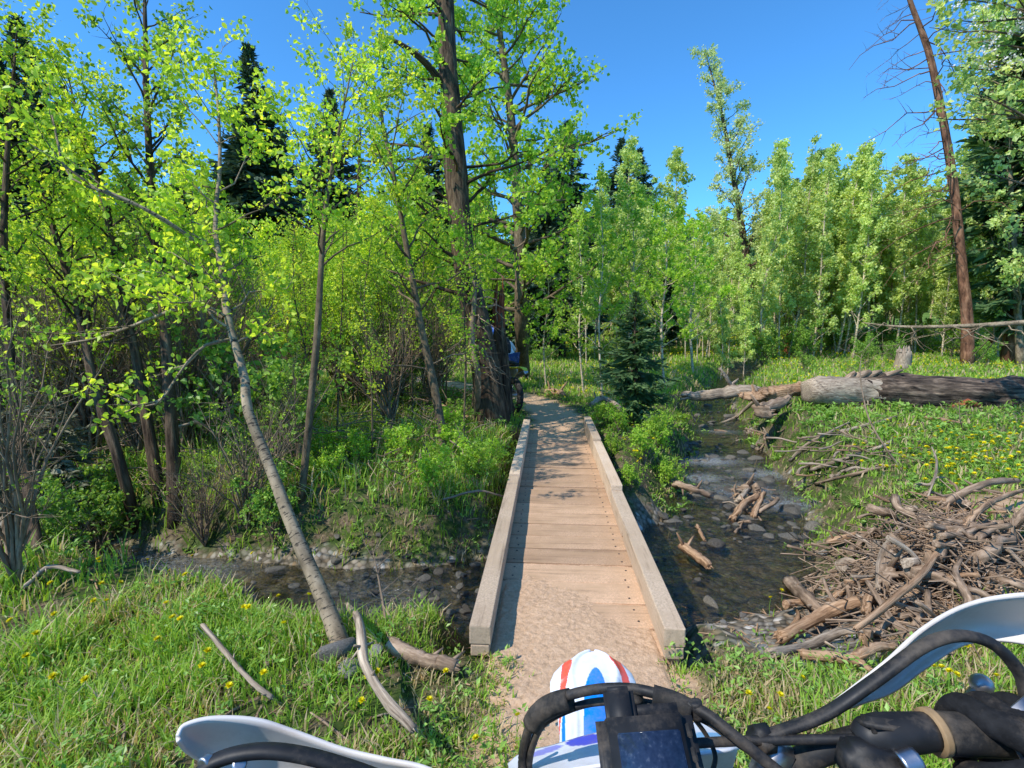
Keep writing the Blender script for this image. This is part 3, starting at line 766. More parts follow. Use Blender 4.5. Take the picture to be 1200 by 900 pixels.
broadleaf('cottonwood_tree', tp(b, [(611, 380, 13.0), (610, 310, 13.0), (606, 230, 13), (600, 150, 13), (590, 70, 13), (580, 0, 13), (572, -50, 13)]),
          [.2, .17, .15, .13, .11, .085, .05, .02], M['bark_grey'], M['leaf_green'], 70, .16, lambda s: 3.3 - 1.9 * s, lambda s: .35, 15000, .115, 181, per=8, subper=2, sides=12, kk=30, spread=.1,
          label='second cottonwood with wide green crown standing behind the big dark trunk')
# thin bare tops beside
b = GB(418, 455)
broadleaf('dead_pine', tp(b, [(420, 300, 20), (421, 200, 20), (422, 150, 20)]), [.16, .12, .08, .03], M['bark_dark'], None, 26, .3, lambda s: 1.0, lambda s: -.1, 0, .1, 191, per=3,
          label='bare dark pole of a dead pine behind the green thicket', cat='dead tree')

# --- right of the bridge
b = GB(742, 500)
fir = conifer('young_fir', 2.0, .03, 201, M['needle_young'], M['bark_dark'], spread=.40, whorls=18, per=7, start=.16, lsz=.17, dens=1.5, droop=.1, loc=b, label='small dark green fir beside the far right end of the bridge')
def small_aspen(px, py, top, seed, label, nl=2600, t=None, lm='leaf_green', lean=0, ls=.06, nb=34, wd=.55, r=.022):
    b = GB(px, py); t = (b[1] * CO + (CAMZ - b[2]) * SI)
    return broadleaf('aspen_tree', tp(b, [(px - 3 + lean * .3, py + (top - py) * .35, t), (px + 3 + lean * .6, py + (top - py) * .68, t), (px + lean, top, t)]), [r, r * .85, r * .5, .004], M['bark_aspen'], M[lm], nb, .2,
                     lambda s: wd * (1.15 - .7 * s), up_mid, nl, ls, seed, per=5, subper=1, label=label, sides=7)
small_aspen(706, 470, 215, 211, 'slim white-stemmed aspen sapling just right of the trail behind the bridge', 3400, lean=-4, wd=1.0)
small_aspen(684, 462, 262, 221, 'shorter aspen sapling leaning over the trail behind the bridge', 1500, lean=-8, wd=.6)
small_aspen(778, 452, 250, 231, 'bushy bright aspen behind the small dark fir', 3800, wd=1.25, ls=.075, r=.035)
small_aspen(640, 455, 300, 241, 'low green aspen beside the second cottonwood', 1800, wd=.9, ls=.07)
small_aspen(812, 438, 262, 251, 'rounded aspen on the left bank where the creek appears', 3600, wd=1.7, ls=.095, r=.045)
small_aspen(740, 445, 235, 261, 'tall aspen rising straight behind the small dark fir', 3800, wd=1.4, ls=.085, r=.045)


for (px, py, top, lean, sd, lab) in [(352, 585, 70, 62, 651, 'slender yellow-green poplar rising between the leaning tree and the grey sapling')]:
    b = GB(px, py); t = b[1] * CO + 1.4 * SI
    broadleaf('poplar_tree', tp(b, [(px + lean * .3, py + (top - py) * .35, t), (px + lean * .5, py + (top - py) * .68, t + .1), (px + lean, top, t + .2)]), [.035, .03, .02, .004], M['bark_grey'], M['leaf_yellow'], 30, .5,
              lambda s: 1.15 - .6 * s, up_mid, 3000, .040, sd, per=5, subper=2, sides=8, label=lab)
# sparse cottonwood top on the right skyline
b = GB(886, 412)
tt = b[1] * CO + 1.4 * SI
broadleaf('cottonwood_tree', tp(b, [(880, 340, tt), (870, 270, tt), (858, 200, tt), (845, 130, tt), (826, 60, tt)]), [.24, .2, .17, .13, .08, .012], M['bark_dark'], M['leaf_grey'], 60, .2, lambda s: 3.1 - 2.3 * s, lambda s: .8, 13500, .125, 281, per=6, subper=2, spread=.12, sides=9, wob=.25,
          label='tall sparse grey-green cottonwood rising alone on the right skyline')
# dead red pine
b = GB(1134, 428)
tt = b[1] * CO + 1.4 * SI
path = tp(b, [(1133, 370, tt), (1126, 300, tt), (1118, 220, tt), (1105, 140, tt), (1088, 60, tt), (1066, 0, tt), (1050, -60, tt)])
broadleaf('dead_pine', path, [.22, .19, .16, .145, .13, .11, .08, .05], M['bark_red'], None, 52, .28, lambda s: 2.3 * math.sin(min(1, (1.12 - s) * 1.9) * PI / 2), lambda s: .0, 0, .1, 291, per=6, frac=.4, droop=.42, az_bias=(PI, .6), wob=.40, sides=12, limb=.012,
          label='dead red-barked pine with bare drooping branches at upper right', cat='dead tree')
b = GB(1182, 425); tt = b[1] * CO + 1.4 * SI
conifer('spruce_tree', 15.5, .3, 301, M['needle_young'], M['bark_red'], spread=.2, whorls=44, per=8, start=.12, lsz=.75, dens=1.3, loc=b, label='dark green spruce at the right edge behind the dead red pine')
b = GB(1165, 405)
conifer('spruce_tree', 19, .3, 302, M['needle_young'], M['bark_red'], spread=.17, whorls=44, per=8, start=.15, lsz=.75, dens=1.1, loc=b, label='tallest spruce at the right edge, partly hidden by leafy boughs')
b = GB(1196, 428); tt = b[1] * CO + 1.4 * SI
broadleaf('poplar_tree', tp(b, [(1192, 350, tt), (1186, 250, tt), (1180, 150, tt), (1172, 60, tt), (1165, 20, tt)]), [.13, .11, .09, .07, .04, .01], M['bark_pale'], M['leaf_grove'], 60, .12, lambda s: 2.6 - 1.2 * s, up_mid, 11000, .13, 311, per=6, subper=2, spread=.1,
          label='leafy poplar on the right edge in front of the spruces')
# flowering tree leaning in from the right edge (rooted outside the frame)
g = W(1330, 560, 5.2); g[2] = Hs(g[0], g[1]) - .05
broadleaf('flowering_tree', [g, W(1310, 350, 5.2), W(1270, 160, 5.2), W(1230, 40, 5.1), W(1190, -60, 5.1)], [.08, .07, .055, .035, .01], M['bark_grey'], M['leaf_grove'], 30, .3, lambda s: 1.3 - .4 * s, lambda s: .35, 3200, .06, 321, per=6, subper=2, az_bias=(PI, .5),
          label='flowering tree reaching in from beyond the right edge')
fl = COL.objects[-1].parent if COL.objects[-1].parent else COL.objects[-1]
rg = np.random.default_rng(5); n = 60
P = np.array([W(1120 + 90 * rg.random(), 5 + 75 * rg.random(), 4.9 + .4 * rg.random()) for _ in range(n)]) - g
P = np.repeat(P, 9, 0) + rg.normal(0, .018, (n * 9, 3)); v, f = leaves(P, rand_dir(n * 9, rg), rand_dir(n * 9, rg, 1), np.full(n * 9, .022), .5, .1)
ft = [o for o in COL.objects if o.name.startswith('flowering_tree')][0]
link('blossom', quads('blossom', v, f, M['blossom'], np.full(len(v), .6)), ft)

# --- prototypes for the woods behind
def proto_aspen(seed, h, lm, nl, ls, wd=1.0, bark='bark_aspen', start=.3, r=.055):
    rg = random.Random(seed)
    pth = [(0, 0, -.2), (rg.uniform(-.1, .1) * h * .3, rg.uniform(-.1, .1) * h * .3, h * .35), (rg.uniform(-.1, .1) * h * .4, rg.uniform(-.1, .1) * h * .4, h * .7), (rg.uniform(-.1, .1) * h * .5, 0, h)]
    return broadleaf('aspen_tree', pth, [r, r * .8, r * .5, .008], M[bark], M[lm], 42, start, lambda s: wd * (1.2 - .85 * s), lambda s: .85, nl, ls, seed, per=5, subper=1, parent_loc=np.zeros(3), spread=.09, sides=7)
protos = {
    'thicket': [proto_aspen(401 + k, 4.2, 'leaf_green' if k % 2 else 'leaf_yellow', 4400, .062, 1.0, 'bark_grey', .28, .026) for k in range(4)],
    'pole': [proto_aspen(481 + k, 4.6, 'leaf_yellow', 900, .058, .7, 'bark_grey', .3, .022) for k in range(3)],
    'grove': [proto_aspen(421 + k, 9.0, 'leaf_grove', 6000, .115, 1.1, 'bark_aspen', (.26, .12, .2, .1)[k], .05) for k in range(4)],
    'wood': [proto_aspen(441 + k, 8.0, 'leaf_green', 6000, .14, 1.8, 'bark_grey', .15, .07) for k in range(3)],
    'conifer': [conifer('spruce_tree', 12, .2, 461 + k, M['needle'], M['bark_dark'], spread=.235 + .02 * k, whorls=40, per=8, start=.10, lsz=.7, dens=1.0, ragged=.4) for k in range(3)],
}
PK = {k: [(p, kids(p)) for p in v] for k, v in protos.items()}
FIRST = {p.name: True for v in protos.values() for p in v}
def plant(kind, k, x, y, sc, label, group, cat='tree', sz=None, name=None, rz=None):
    p, ch = PK[kind][k % len(PK[kind])]
    z = Hs(x, y); rz = random.uniform(0, 6.28) if rz is None else rz
    if FIRST[p.name]:
        FIRST[p.name] = False; p.location = (x, y, z); p.rotation_euler = (0, 0, rz); p.scale = (sc, sc, sz or sc); r = p
    else: r = copy_tree(p, ch, (x, y, z), rz, sc, sz)
    if kind not in ('bush', 'brush', 'lowbush'): r.rotation_euler = (random.gauss(0, .035), random.gauss(0, .035), rz)
    r['label'] = label; r['category'] = cat
    if group: r['group'] = group
    elif 'group' in r: del r['group']
    return r
def xyh(px, top, t):
    p = W(px, top, t); return p[0], p[1], p[2] - Hs(p[0], p[1])
def xy(px, t): return (px - 600) / F * t, t * .99

# named skyline conifers: (px, top py, t)
for (px, top, t, k, lab) in [(312, 72, 25, 0, 'tall dark spruce with full pointed crown on the left skyline'),
                             (290, 130, 24, 1, 'shorter spruce tucked against the left of the tall skyline spruce'),
                             (378, 108, 28, 2, 'narrower dark spruce right of the tall skyline spruce'),
                             (36, 34, 19, 0, 'big dark spruce at the left edge behind yellow leaves'),
                             (5, 60, 17, 1, 'dark spruce cut by the left edge of the view'),
                             (85, 140, 30, 2, 'small far spruce tip between the left-edge spruces and the poplars'),
                             (497, 150, 24, 1, 'dark spruce showing left of the big trunk'),
                             (662, 148, 24, 0, 'dark bushy spruce just right of the cottonwood crown'),
                             (640, 190, 22, 2, 'lower spruce in front of the bushy spruce right of the cottonwood crown'),
                             (716, 168, 40, 1, 'pointed spruce in the dip of the skyline'),
                             (742, 182, 38, 0, 'pale-fronted spruce beside the pointed spruce in the skyline dip'),
                             (205, 180, 26, 2, 'dark spruce hidden behind the left poplars'),
                             (150, 230, 22, 0, 'low dark spruce deep behind the left poplars')]:
    x, y, h = xyh(px, top, t)
    plant('conifer', k, x, y, h / 12, lab, None, sz=h / 12)
# mixed skyline aspens in the dip
rr = random.Random(5)
for q, (px, top, t) in enumerate([(738, 160, 30), (760, 215, 32), (700, 205, 26), (795, 225, 34), (806, 175, 30), (770, 240, 26), (690, 240, 20)]):
    x, y, h = xyh(px, top, t)
    plant('grove', q, x, y, h / 9, 'grey-green poplar in the dip of the skyline behind the small fir', 'poplars in the skyline dip')
# right grove
gp = [(918, 195, 24), (935, 172, 23), (950, 178, 25), (962, 185, 22), (975, 168, 24), (985, 190, 26), (1003, 170, 23), (1012, 178, 25), (1030, 195, 24), (1045, 190, 26), (1062, 188, 23), (1075, 200, 25), (1090, 205, 24),
      (1104, 215, 26), (908, 235, 28), (925, 250, 30), (992, 215, 29), (1020, 225, 28), (1052, 230, 30), (1115, 235, 22), (1140, 245, 23), (1158, 230, 21), (1178, 225, 22), (1195, 210, 21), (1210, 200, 21),
      (1230, 210, 24), (1250, 180, 22), (1280, 190, 25), (1150, 280, 24), (1122, 290, 25)]
for q, (px, top, t) in enumerate(gp):
    x, y, h = xyh(px + rr.uniform(-6, 6), top, t)
    plant('grove', q, x, y, h / 9, 'slender pale-stemmed aspen in the dense grove beyond the big log', 'aspens of the grove beyond the log', sz=h / 9)
for q in range(18):
    px, t = rr.uniform(905, 1215), rr.uniform(21, 26); x, y, h = xyh(px, rr.uniform(165, 225), t)
    plant('grove', q + 1, x, y, h / 9 * .9, 'slender pale-stemmed aspen in the dense grove beyond the big log', 'aspens of the grove beyond the log', sz=h / 9)
for q in range(34):
    px, t = rr.uniform(905, 1215), rr.uniform(25, 36); x, y, h = xyh(px, rr.uniform(195, 265), t)
    plant('grove', q, x, y, h / 9, 'pale aspen in the back rows of the grove beyond the big log', 'back rows of the aspen grove', sz=h / 9)
for q in range(16):
    px, t = rr.uniform(650, 905), rr.uniform(22, 34); x, y, h = xyh(px, rr.uniform(245, 300), t)
    plant('grove', q, x, y, h / 9, 'low pale aspen closing the gap behind the small dark fir', 'aspens between the fir and the tall cottonwood', sz=h / 9)
# around the cottonwood
for q, (px, top, t) in enumerate([(830, 260, 24), (845, 240, 26), (860, 280, 22), (878, 300, 21), (893, 285, 24), (900, 250, 27), (822, 300, 20), (850, 320, 19), (808, 290, 22)]):
    x, y, h = xyh(px, top, t)
    plant('grove', q, x, y, h / 9, 'pale-stemmed aspen crowding the foot of the tall sparse cottonwood', 'aspens round the tall sparse cottonwood')
# left and middle thicket (bright)
tg = []
for q in range(40):
    px = rr.uniform(-60, 520); t = rr.uniform(8, 15); tg.append((px, rr.uniform(262, 335) if px < 230 else rr.uniform(275, 345), t))
for q in range(12):
    tg.append((rr.uniform(400, 560), rr.uniform(240, 320), rr.uniform(11, 16)))
tg += [(330, 270, 9.5), (290, 265, 9), (350, 280, 8), (395, 275, 9), (245, 245, 8.5), (120, 250, 7.5), (60, 265, 7.5), (215, 255, 8), (20, 260, 7), (-30, 240, 7), (-90, 220, 7), (-120, 200, 8), (440, 250, 9.5), (470, 262, 10)]
for q, (px, top, t) in enumerate(tg):
    x, y = xy(px, t)
    if trail_d(np.array([x]), np.array([y]))[0] < 1.0 or creek_d(np.array([x]), np.array([y]))[0] < .2: continue
    h = CAMZ + (385 - top) / 600 * t - Hs(x, y)
    plant('thicket', q, x, y, h / 4.2, 'bright leafy young poplar in the thicket left of the trail', 'young poplars of the left thicket')
for q in range(46):
    px = rr.uniform(-60, 560); t = rr.uniform(5.2, 11); x, y = xy(px, t)
    if trail_d(np.array([x]), np.array([y]))[0] < 1.1 or creek_d(np.array([x]), np.array([y]))[0] < .3: continue
    top = rr.uniform(215, 300) if px < 240 or px > 430 else rr.uniform(255, 320)
    plant('pole', q, x, y, (CAMZ + (385 - top) / 600 * t - Hs(x, y)) / 4.6, 'slender few-leaved pole of a tree in the left undergrowth', 'slender poles in the left wood')
# woods further back, all round
for q in range(150):
    th = rr.uniform(-1.05, 1.05); r = rr.uniform(26, 62); x, y = r * math.sin(th), r * math.cos(th)
    px = 600 + math.tan(th) * 600
    if 900 < px < 1130 and r < 30: continue
    kind = 'conifer' if (rr.random() < (.45 if px < 620 else .06)) else ('wood' if px < 650 else 'grove')
    top = rr.uniform(215, 300) if px > 640 else rr.uniform(215, 300)
    h = max(4, CAMZ + (385 - top) / 600 * (r * math.cos(th)) - Hs(x, y))
    base = {'conifer': 12, 'wood': 8, 'grove': 9}[kind]
    h = min(h, 20)
    side = 'left' if px < 600 else 'right'
    nm = {'conifer': 'spruce', 'wood': 'green poplar', 'grove': 'pale aspen'}[kind]
    plant(kind, q, x, y, h / base, '%s in the woods far behind on the %s of the trail' % (nm, side), '%s trees in the far woods, %s side' % (nm, side))
# distant forested hill: one mass
n = 900; th = RNG.uniform(-1.15, 1.15, n); r = RNG.uniform(62, 190, n); x, y = r * np.sin(th), r * np.cos(th); z = H(x, y); A = Acc()
hh = RNG.uniform(7, 13, n); m_ = 120
P = np.repeat(np.stack([x, y, z], 1), m_, 0); u = RNG.random(n * m_) ** .7; a = RNG.uniform(0, 6.28, n * m_); hr = np.repeat(hh, m_)
rad = hr * .2 * (1 - u) + .15; P = P + np.stack([np.cos(a) * rad, np.sin(a) * rad, u * hr], 1)
D = np.stack([np.cos(a), np.sin(a), RNG.uniform(-.8, .3, n * m_)], 1)
v, f = leaves(P, D, rand_dir(n * m_, RNG, 1), np.full(n * m_, 1.1), .4, .1)
tag(link('distant_forest', quads('distant_forest', v, f, M['needle_young'], np.repeat(np.clip(RNG.normal(.6, .2, n * m_), 0, 1), 4))), 'distant wooded hillside closing the view', 'forest', kind='stuff')

# --- shrubs and bare brush
def shrub(name, seed, h, lm, nl, ls, stems=9, spread=.5, twig='twig', sub=2):
    rg = np.random.default_rng(seed); T = Acc(); k = 7
    az = rg.uniform(0, 6.28, stems); r = rg.uniform(.15, 1, stems) * spread * h
    u = np.linspace(0, 1, k)[None, :, None]; top = np.stack([np.cos(az) * r, np.sin(az) * r, h * rg.uniform(.6, 1.05, stems)], 1)
    P = top[:, None] * u; P[..., :2] *= u ** .6; nz = rg.normal(0, 1, (stems, k, 3)); nz[:, 0] = 0; P = P + np.cumsum(nz, 1) * h * .02
    R = .009 * h * (1 - .8 * u[..., 0]) * np.ones((stems, 1)); v, f, t = tubes(P, R, 5); T.add(v, f, t)
    Ln = np.full(stems, h); Q, RQ, LQ = sub_branches(P, R, Ln, 8, .4, seed + 1, up=.3); v, f, t = tubes(Q, RQ, 3); T.add(v, f, t)
    Q2, RQ2, LQ2 = sub_branches(Q, RQ, LQ, sub, .6, seed + 2); v, f, t = tubes(Q2, RQ2 * .8, 3); T.add(v, f, t)
    root = empty(name); link('stems', T.mesh('stems', M[twig], True), root)
    if nl:
        v, f, r_ = leaf_cloud(np.concatenate([Q, Q2]), nl, ls, seed + 3, .03); A = Acc(); A.add(v, f, None, r_); link('foliage', A.mesh('foliage', M[lm]), root)
    tag(root, 'shrub', 'shrub'); return root
protos2 = {'bush': [shrub('leafy_shrub', 501 + k, 1.2, 'leaf_shrub', 2400, .05) for k in range(3)],
           'brush': [shrub('bare_shrub', 521 + k, 1.9, 'leaf_green', 420, .035, stems=18, spread=.55, sub=4) for k in range(3)],
           'lowbush': [shrub('leafy_shrub', 541 + k, .6, 'leaf_green', 900, .045, stems=10, spread=.7) for k in range(2)]}
for k_, v_ in protos2.items():
    PK[k_] = [(p, kids(p)) for p in v_]
    for p in v_: FIRST[p.name] = True
for q in range(95):
    px = rr.uniform(-80, 560); t = rr.uniform(5.0, 12); x, y = xy(px, t)
    if creek_d(np.array([x]), np.array([y]))[0] < .5 or trail_d(np.array([x]), np.array([y]))[0] < 1.1: continue
    kind = 'brush' if rr.random() < .75 else 'bush'
    if px > 330 and t < 7.5: continue
    if kind == 'brush': plant('brush', q, x, y, rr.uniform(.7, 1.3), 'grey bare-twigged shrub in the shade left of the creek', 'bare shrubs in the left undergrowth', 'shrub')
    else: plant('bush', q, x, y, rr.uniform(.6, 1.2), 'dark leafy shrub in the undergrowth left of the creek', 'leafy shrubs in the left undergrowth', 'shrub')
for q, (px, py, s) in enumerate([(20, 690, 1.0), (75, 680, .8), (240, 640, .6), (320, 640, .7), (290, 620, .8), (120, 650, .9), (350, 560, .8)]):
    p = GB(px, py); plant('bush' if q % 2 else 'brush', q, p[0], p[1], s * .75, 'leafy shrub along the far edge of the left creek' if q % 2 else 'bare shrub along the far edge of the left creek', ('leafy' if q % 2 else 'bare') + ' shrubs on the left creek edge', 'shrub')
for q in range(24):
    px = rr.uniform(340, 600); py = rr.uniform(495, 590); p = GB(px, py)
    if creek_d(p[:1], p[1:2])[0] < .25 or trail_d(p[:1], p[1:2])[0] < .75: continue
    plant('lowbush', q, p[0], p[1], rr.uniform(.3, .75), 'low green plant in the grass between the creek and the big dark trunk', 'low plants on the left far bank', 'plant')
for q, (px, py, s) in enumerate([(700, 500, .8), (725, 510, .9), (755, 545, 1.0), (770, 530, 1.0), (785, 575, .8), (760, 520, .9), (800, 500, .6), (715, 540, .7), (740, 575, .6)]):
    p = GB(px, py); plant('lowbush', q, p[0], p[1], s * .7, 'low leafy plant hanging over the creek beside the right rail', 'low plants right of the bridge', 'plant')
for q in range(40):
    px = rr.uniform(620, 1260); t = rr.uniform(17, 30); x, y = xy(px, t)
    if creek_d(np.array([x]), np.array([y]))[0] < .5: continue
    plant('bush', q, x, y, rr.uniform(.5, 1.0), 'leafy shrub at the foot of the trees across the meadow', 'shrubs across the meadow', 'shrub')
for q in range(12):
    px = rr.uniform(890, 1215); t = rr.uniform(20, 29); x, y = xy(px, t); plant('bush', q, x, y, rr.uniform(.8, 1.5), 'leafy shrub under the aspen grove beyond the big log', 'shrubs under the aspen grove', 'shrub')
# dark grey-green boughs of a low fir at the left edge
for (px, py, h, lab) in [(20, 640, 1.75, 'grey-green fir with drooping boughs at the left edge'), (75, 620, 1.3, 'smaller grey-green fir just inside the left edge')]:
    b = GB(px, py); conifer('young_fir', h, .04, int(px) + 600, M['needle_dead'], M['bark_dark'], spread=.45, whorls=14, per=6, start=.1, lsz=.12, dens=1.4, loc=b, label=lab)
# ------------------------------------------------------------------ bridge
def bbox_mesh(name, boxes, mat, bev=.004, noise=0):
    """boxes: (cx,cy,cz, sx,sy,sz [,rz]) full sizes; bevelled, joined into one mesh"""
    bm = bmesh.new()
    for b in boxes:
        r = bmesh.ops.create_cube(bm, size=1)
        M_ = Matrix.Translation(b[:3]) @ (Matrix.Rotation(b[6], 4, 'Z') if len(b) > 6 else Matrix()) @ Matrix.Diagonal((b[3], b[4], b[5], 1))
        bmesh.ops.transform(bm, matrix=M_, verts=r['verts'])
    if bev: bmesh.ops.bevel(bm, geom=list(bm.edges), offset=bev, segments=2, affect='EDGES', profile=.6)
    if noise:
        for v in bm.verts:
            v.co += Vector((random.gauss(0, noise), random.gauss(0, noise), random.gauss(0, noise)))
    me = bpy.data.meshes.new(name); bm.to_mesh(me); bm.free(); me.materials.append(mat)
    return me

br = empty('footbridge', (BR_A[0], BR_A[1], 0), -math.atan2(BR_DIR[0], BR_DIR[1]))
tag(br, 'narrow plank footbridge with low timber side rails crossing the creek', 'bridge')
y = .05; k = 0
while y < BR_L - .1:
    w = .205 + random.uniform(-.012, .012)
    me = bbox_mesh('plank', [(0, 0, 0, BR_W - .03 + random.uniform(-.02, .02), w, .045)], M['plank'], .005, .0008)
    bm = bmesh.new(); bm.from_mesh(me); nf_ = len(bm.faces)
    for sx in (-1, 1):
        for sy in (-.28, .28):
            r_n = bmesh.ops.create_cone(bm, cap_ends=True, segments=8, radius1=.0065, radius2=.006, depth=.003)
            bmesh.ops.translate(bm, verts=r_n['verts'], vec=(sx * (.33 + random.gauss(0, .006)), sy * w + random.gauss(0, .005), .0232))
    bm.faces.ensure_lookup_table()
    for fc_ in bm.faces[nf_:]: fc_.material_index = 1
    bm.to_mesh(me); bm.free(); me.materials.append(M['dark_metal'])
    o = link('plank', me, br, (random.uniform(-.006, .006), y + w / 2, -.0245 + random.uniform(-.004, .004)))
    o.rotation_euler = (random.gauss(0, .006), random.gauss(0, .004), random.gauss(0, .008))
    y += w + random.uniform(.010, .022)
for s in (-1, 1):
    link('beam', bbox_mesh('beam', [(0, 0, 0, .12, BR_L - .04, .2)], M['rail'], .008), br, (s * .33, BR_L / 2, -.152))
rw = .095
def rail_piece(s, y0, y1, z0, z1, dx=0, slots=()):
    e = [y0] + [c for a in slots for c in a] + [y1]
    boxes = [(0, (y0 + y1) / 2, (z0 + .055 + z1) / 2, rw, y1 - y0, z1 - z0 - .055)]
    for i in range(0, len(e), 2): boxes.append((0, (e[i] + e[i + 1]) / 2, z0 + .026, rw - .012, e[i + 1] - e[i], .052))
    o = link('rail', bbox_mesh('rail', boxes, M['rail'], .006, .0006), br, (s * (BR_W / 2 - rw / 2) + dx, 0, 0)); return o
rail_piece(1, .02, 1.95, .003, .145, 0, [(1.30, 1.36)])
rail_piece(1, 1.96, 3.6, .003, .185, .002, [(2.5, 2.58)])
rail_piece(1, 3.61, BR_L - .02, .003, .215, -.003)
rail_piece(-1, -.02, 2.3, .003, .145, 0, [(1.1, 1.16)])
rail_piece(-1, 2.31, BR_L - .03, .003, .165, .002, [(3.2, 3.27)])
# dirt carried onto the near planks
n1_, n2_ = 110, 190
U, V_ = np.meshgrid(np.linspace(-.385, .385, n1_), np.linspace(-.35, 1.05, n2_))
wx = BR_A[0] + U * BR_N[0] + V_ * BR_DIR[0]; wy = BR_A[1] + U * BR_N[1] + V_ * BR_DIR[1]
lim = .70 - .38 * sstep(-.05, .25, U) + .06 * noise2(U * 10, V_ * 10, .8, 24) + .03 * noise2(U * 10, V_ * 10, 3.5, 29)
fine = np.random.default_rng(8).normal(0, .0012, U.shape)
hgt = .008 - .018 * sstep(-.40, .22, V_ - lim) + .0022 * noise2(wx, wy, 9, 25) + .0026 * noise2(wx, wy, 27, 30) + fine
hgt = hgt - .06 * sstep(-.30, -.35, V_) * 1.0 - .012 * sstep(.36, .385, np.abs(U))
hgt = np.where(V_ < -.28, hgt - .05 * (-.28 - V_) / .07, hgt)
ii, jj = np.meshgrid(np.arange(n1_ - 1), np.arange(n2_ - 1))
fc = np.stack([jj * n1_ + ii, jj * n1_ + ii + 1, (jj + 1) * n1_ + ii + 1, (jj + 1) * n1_ + ii], -1).reshape(-1, 4)
me = quads('trail_dirt', np.stack([wx, wy, hgt], -1), fc, M['ground'], smooth=True)
for nm, val in (('dirt', 1.0), ('gravel', 0.0), ('wet', 0.0), ('far', 0.0)):
    a = me.attributes.new(nm, 'FLOAT', 'POINT'); a.data.foreach_set('value', np.full(n1_ * n2_, val, np.float32))
tag(link('trail_dirt', me), kind='structure')

# ------------------------------------------------------------------ logs, sticks, stumps
def log(name, pts, rads, mat, label, cat='log', group=None, sides=18, k=30, rough=.06, seed=1, flat=1.0, parts=()):
    pts = np.array(pts, float); o = pts[0].copy()
    rg = np.random.default_rng(seed + 500); k = max(k, 24)
    P = spline(pts - o, k); R = np.interp(np.linspace(0, 1, k), np.linspace(0, 1, len(rads)), rads)
    kink = np.cumsum(rg.normal(0, 1, (k, 3)), 0); kink = kink - np.linspace(0, 1, k)[:, None] * kink[-1]
    P = P + kink * R.mean() * .09; R = R * (1 + .06 * np.interp(np.arange(k), np.arange(0, k + 3, 3), rg.normal(0, 1, len(np.arange(0, k + 3, 3)))))
    A = Acc(); v, f, t = tubes(P, R, max(sides, 12), True, flat, rough=rough * 1.3, seed=seed); A.add(v, f, t)
    for q in range(rg.integers(2, 6)):
        i = rg.integers(2, k - 2); dd = norm(rg.normal(0, 1, 3) + (P[i + 1] - P[i]) * 8 + (0, 0, .4)); l = R[i] * rg.uniform(1.6, 4.5)
        v, f, t = tubes([P[i], P[i] + dd * l * .6, P[i] + dd * l], [R[i] * .45, R[i] * .3, R[i] * rg.uniform(.05, .25)], 7, True, rough=.15, seed=q + 1); A.add(v, f, t)
    for e, s_ in ((0, -1), (k - 1, 1)):
        ax_ = norm(P[e] - P[e - s_])
        for q in range(6):
            a_ = rg.normal(0, 1, 3); a_ = norm(a_ - ax_ * (a_ @ ax_)) * R[e] * .6; l = R[e] * rg.uniform(.3, 1.3)
            v, f, t = tubes([P[e] + a_ - ax_ * R[e], P[e] + a_, P[e] + a_ + ax_ * l], [R[e] * .35, R[e] * .3, R[e] * .04], 5); A.add(v, f, t)
    ob = link(name, A.mesh(name, mat, True), None, o)
    tag(ob, label, cat, group); return ob
def onG(px, py, r=0, z=None):
    p = GB(px, py, 0); p[2] = Hs(p[0], p[1]) + r if z is None else z
    return p
# big fallen log: bark part, stripped pale end, broken knob
A0 = W(945, 458, 8.1); A1 = W(1215, 470, 8.2); A2 = W(1420, 490, 8.6)
for q in (A0, A1, A2): pass
lr = empty('fallen_log', A0); tag(lr, 'huge dark fallen log with a bare pale end lying across the right bank', 'log')
B = Acc(); P = spline([A0 + (.85, .05, -.02), A0 + (1.6, 0, -.03), A1, A2], 34) - A0
v, f, t = tubes(P, np.linspace(.26, .33, 34) * (1 + .04 * np.sin(np.arange(34) * 1.3)), 36, True, rough=.09, seed=9)
vv = v.reshape(-1, 36, 3); th_ = np.arange(36) / 36 * 2 * PI; jag = .16 * np.sin(3 * th_ + 1) + .10 * np.sin(7 * th_) + .07 * np.sin(13 * th_ + 2)
for q in range(6): vv[q, :, 0] += jag * (1 - q / 6)
v = vv.reshape(-1, 3); B.add(v, f, t); link('bark_trunk', B.mesh('bark_trunk', M['wood_char'], True), lr)
B = Acc(); P = spline([A0, A0 + (.6, .02, -.01), A0 + (1.35, .04, -.02)], 12) - A0
v, f, t = tubes(P, [.17, .21, .235, .24, .245, .24, .245, .25, .25, .25, .245, .24], 28, True, rough=.09, seed=10); B.add(v, f, t); link('pale_end', B.mesh('pale_end', M['wood_grey'], True), lr)
B = Acc()
for (dx, dz, l, r) in [(.75, .25, .35, .07), (.95, .27, .3, .06), (1.15, .24, .5, .05), (.6, .22, .2, .05)]:
    v, f, t = tubes([(dx, 0, dz - .1), (dx + .05, -.02, dz), (dx + l * .6, -.05, dz + .1 * random.random())], [r * 1.3, r, r * .4], 8, True, rough=.15, seed=int(dx * 99)); B.add(v, f, t)
link('broken_knots', B.mesh('broken_knots', M['wood_brown'], True), lr)
B = Acc(); v, f, t = tubes([(2.05, -.2, -.22), (2.3, -.3, -.16), (2.5, -.32, -.2)], [.03, .1, .03], 9, True, rough=.15, seed=3); B.add(v, f, t); link('rotten_patch', B.mesh('rotten_patch', M['wood_red'], True), lr)
log('fallen_log', [W(938, 455, 8.5), W(905, 462, 8.6), W(885, 466, 8.7), W(868, 462, 8.8)], [.12, .13, .10, .05], M['wood_tan'], 'broken tan log piece between the huge log and the grey one', seed=11, rough=.14)
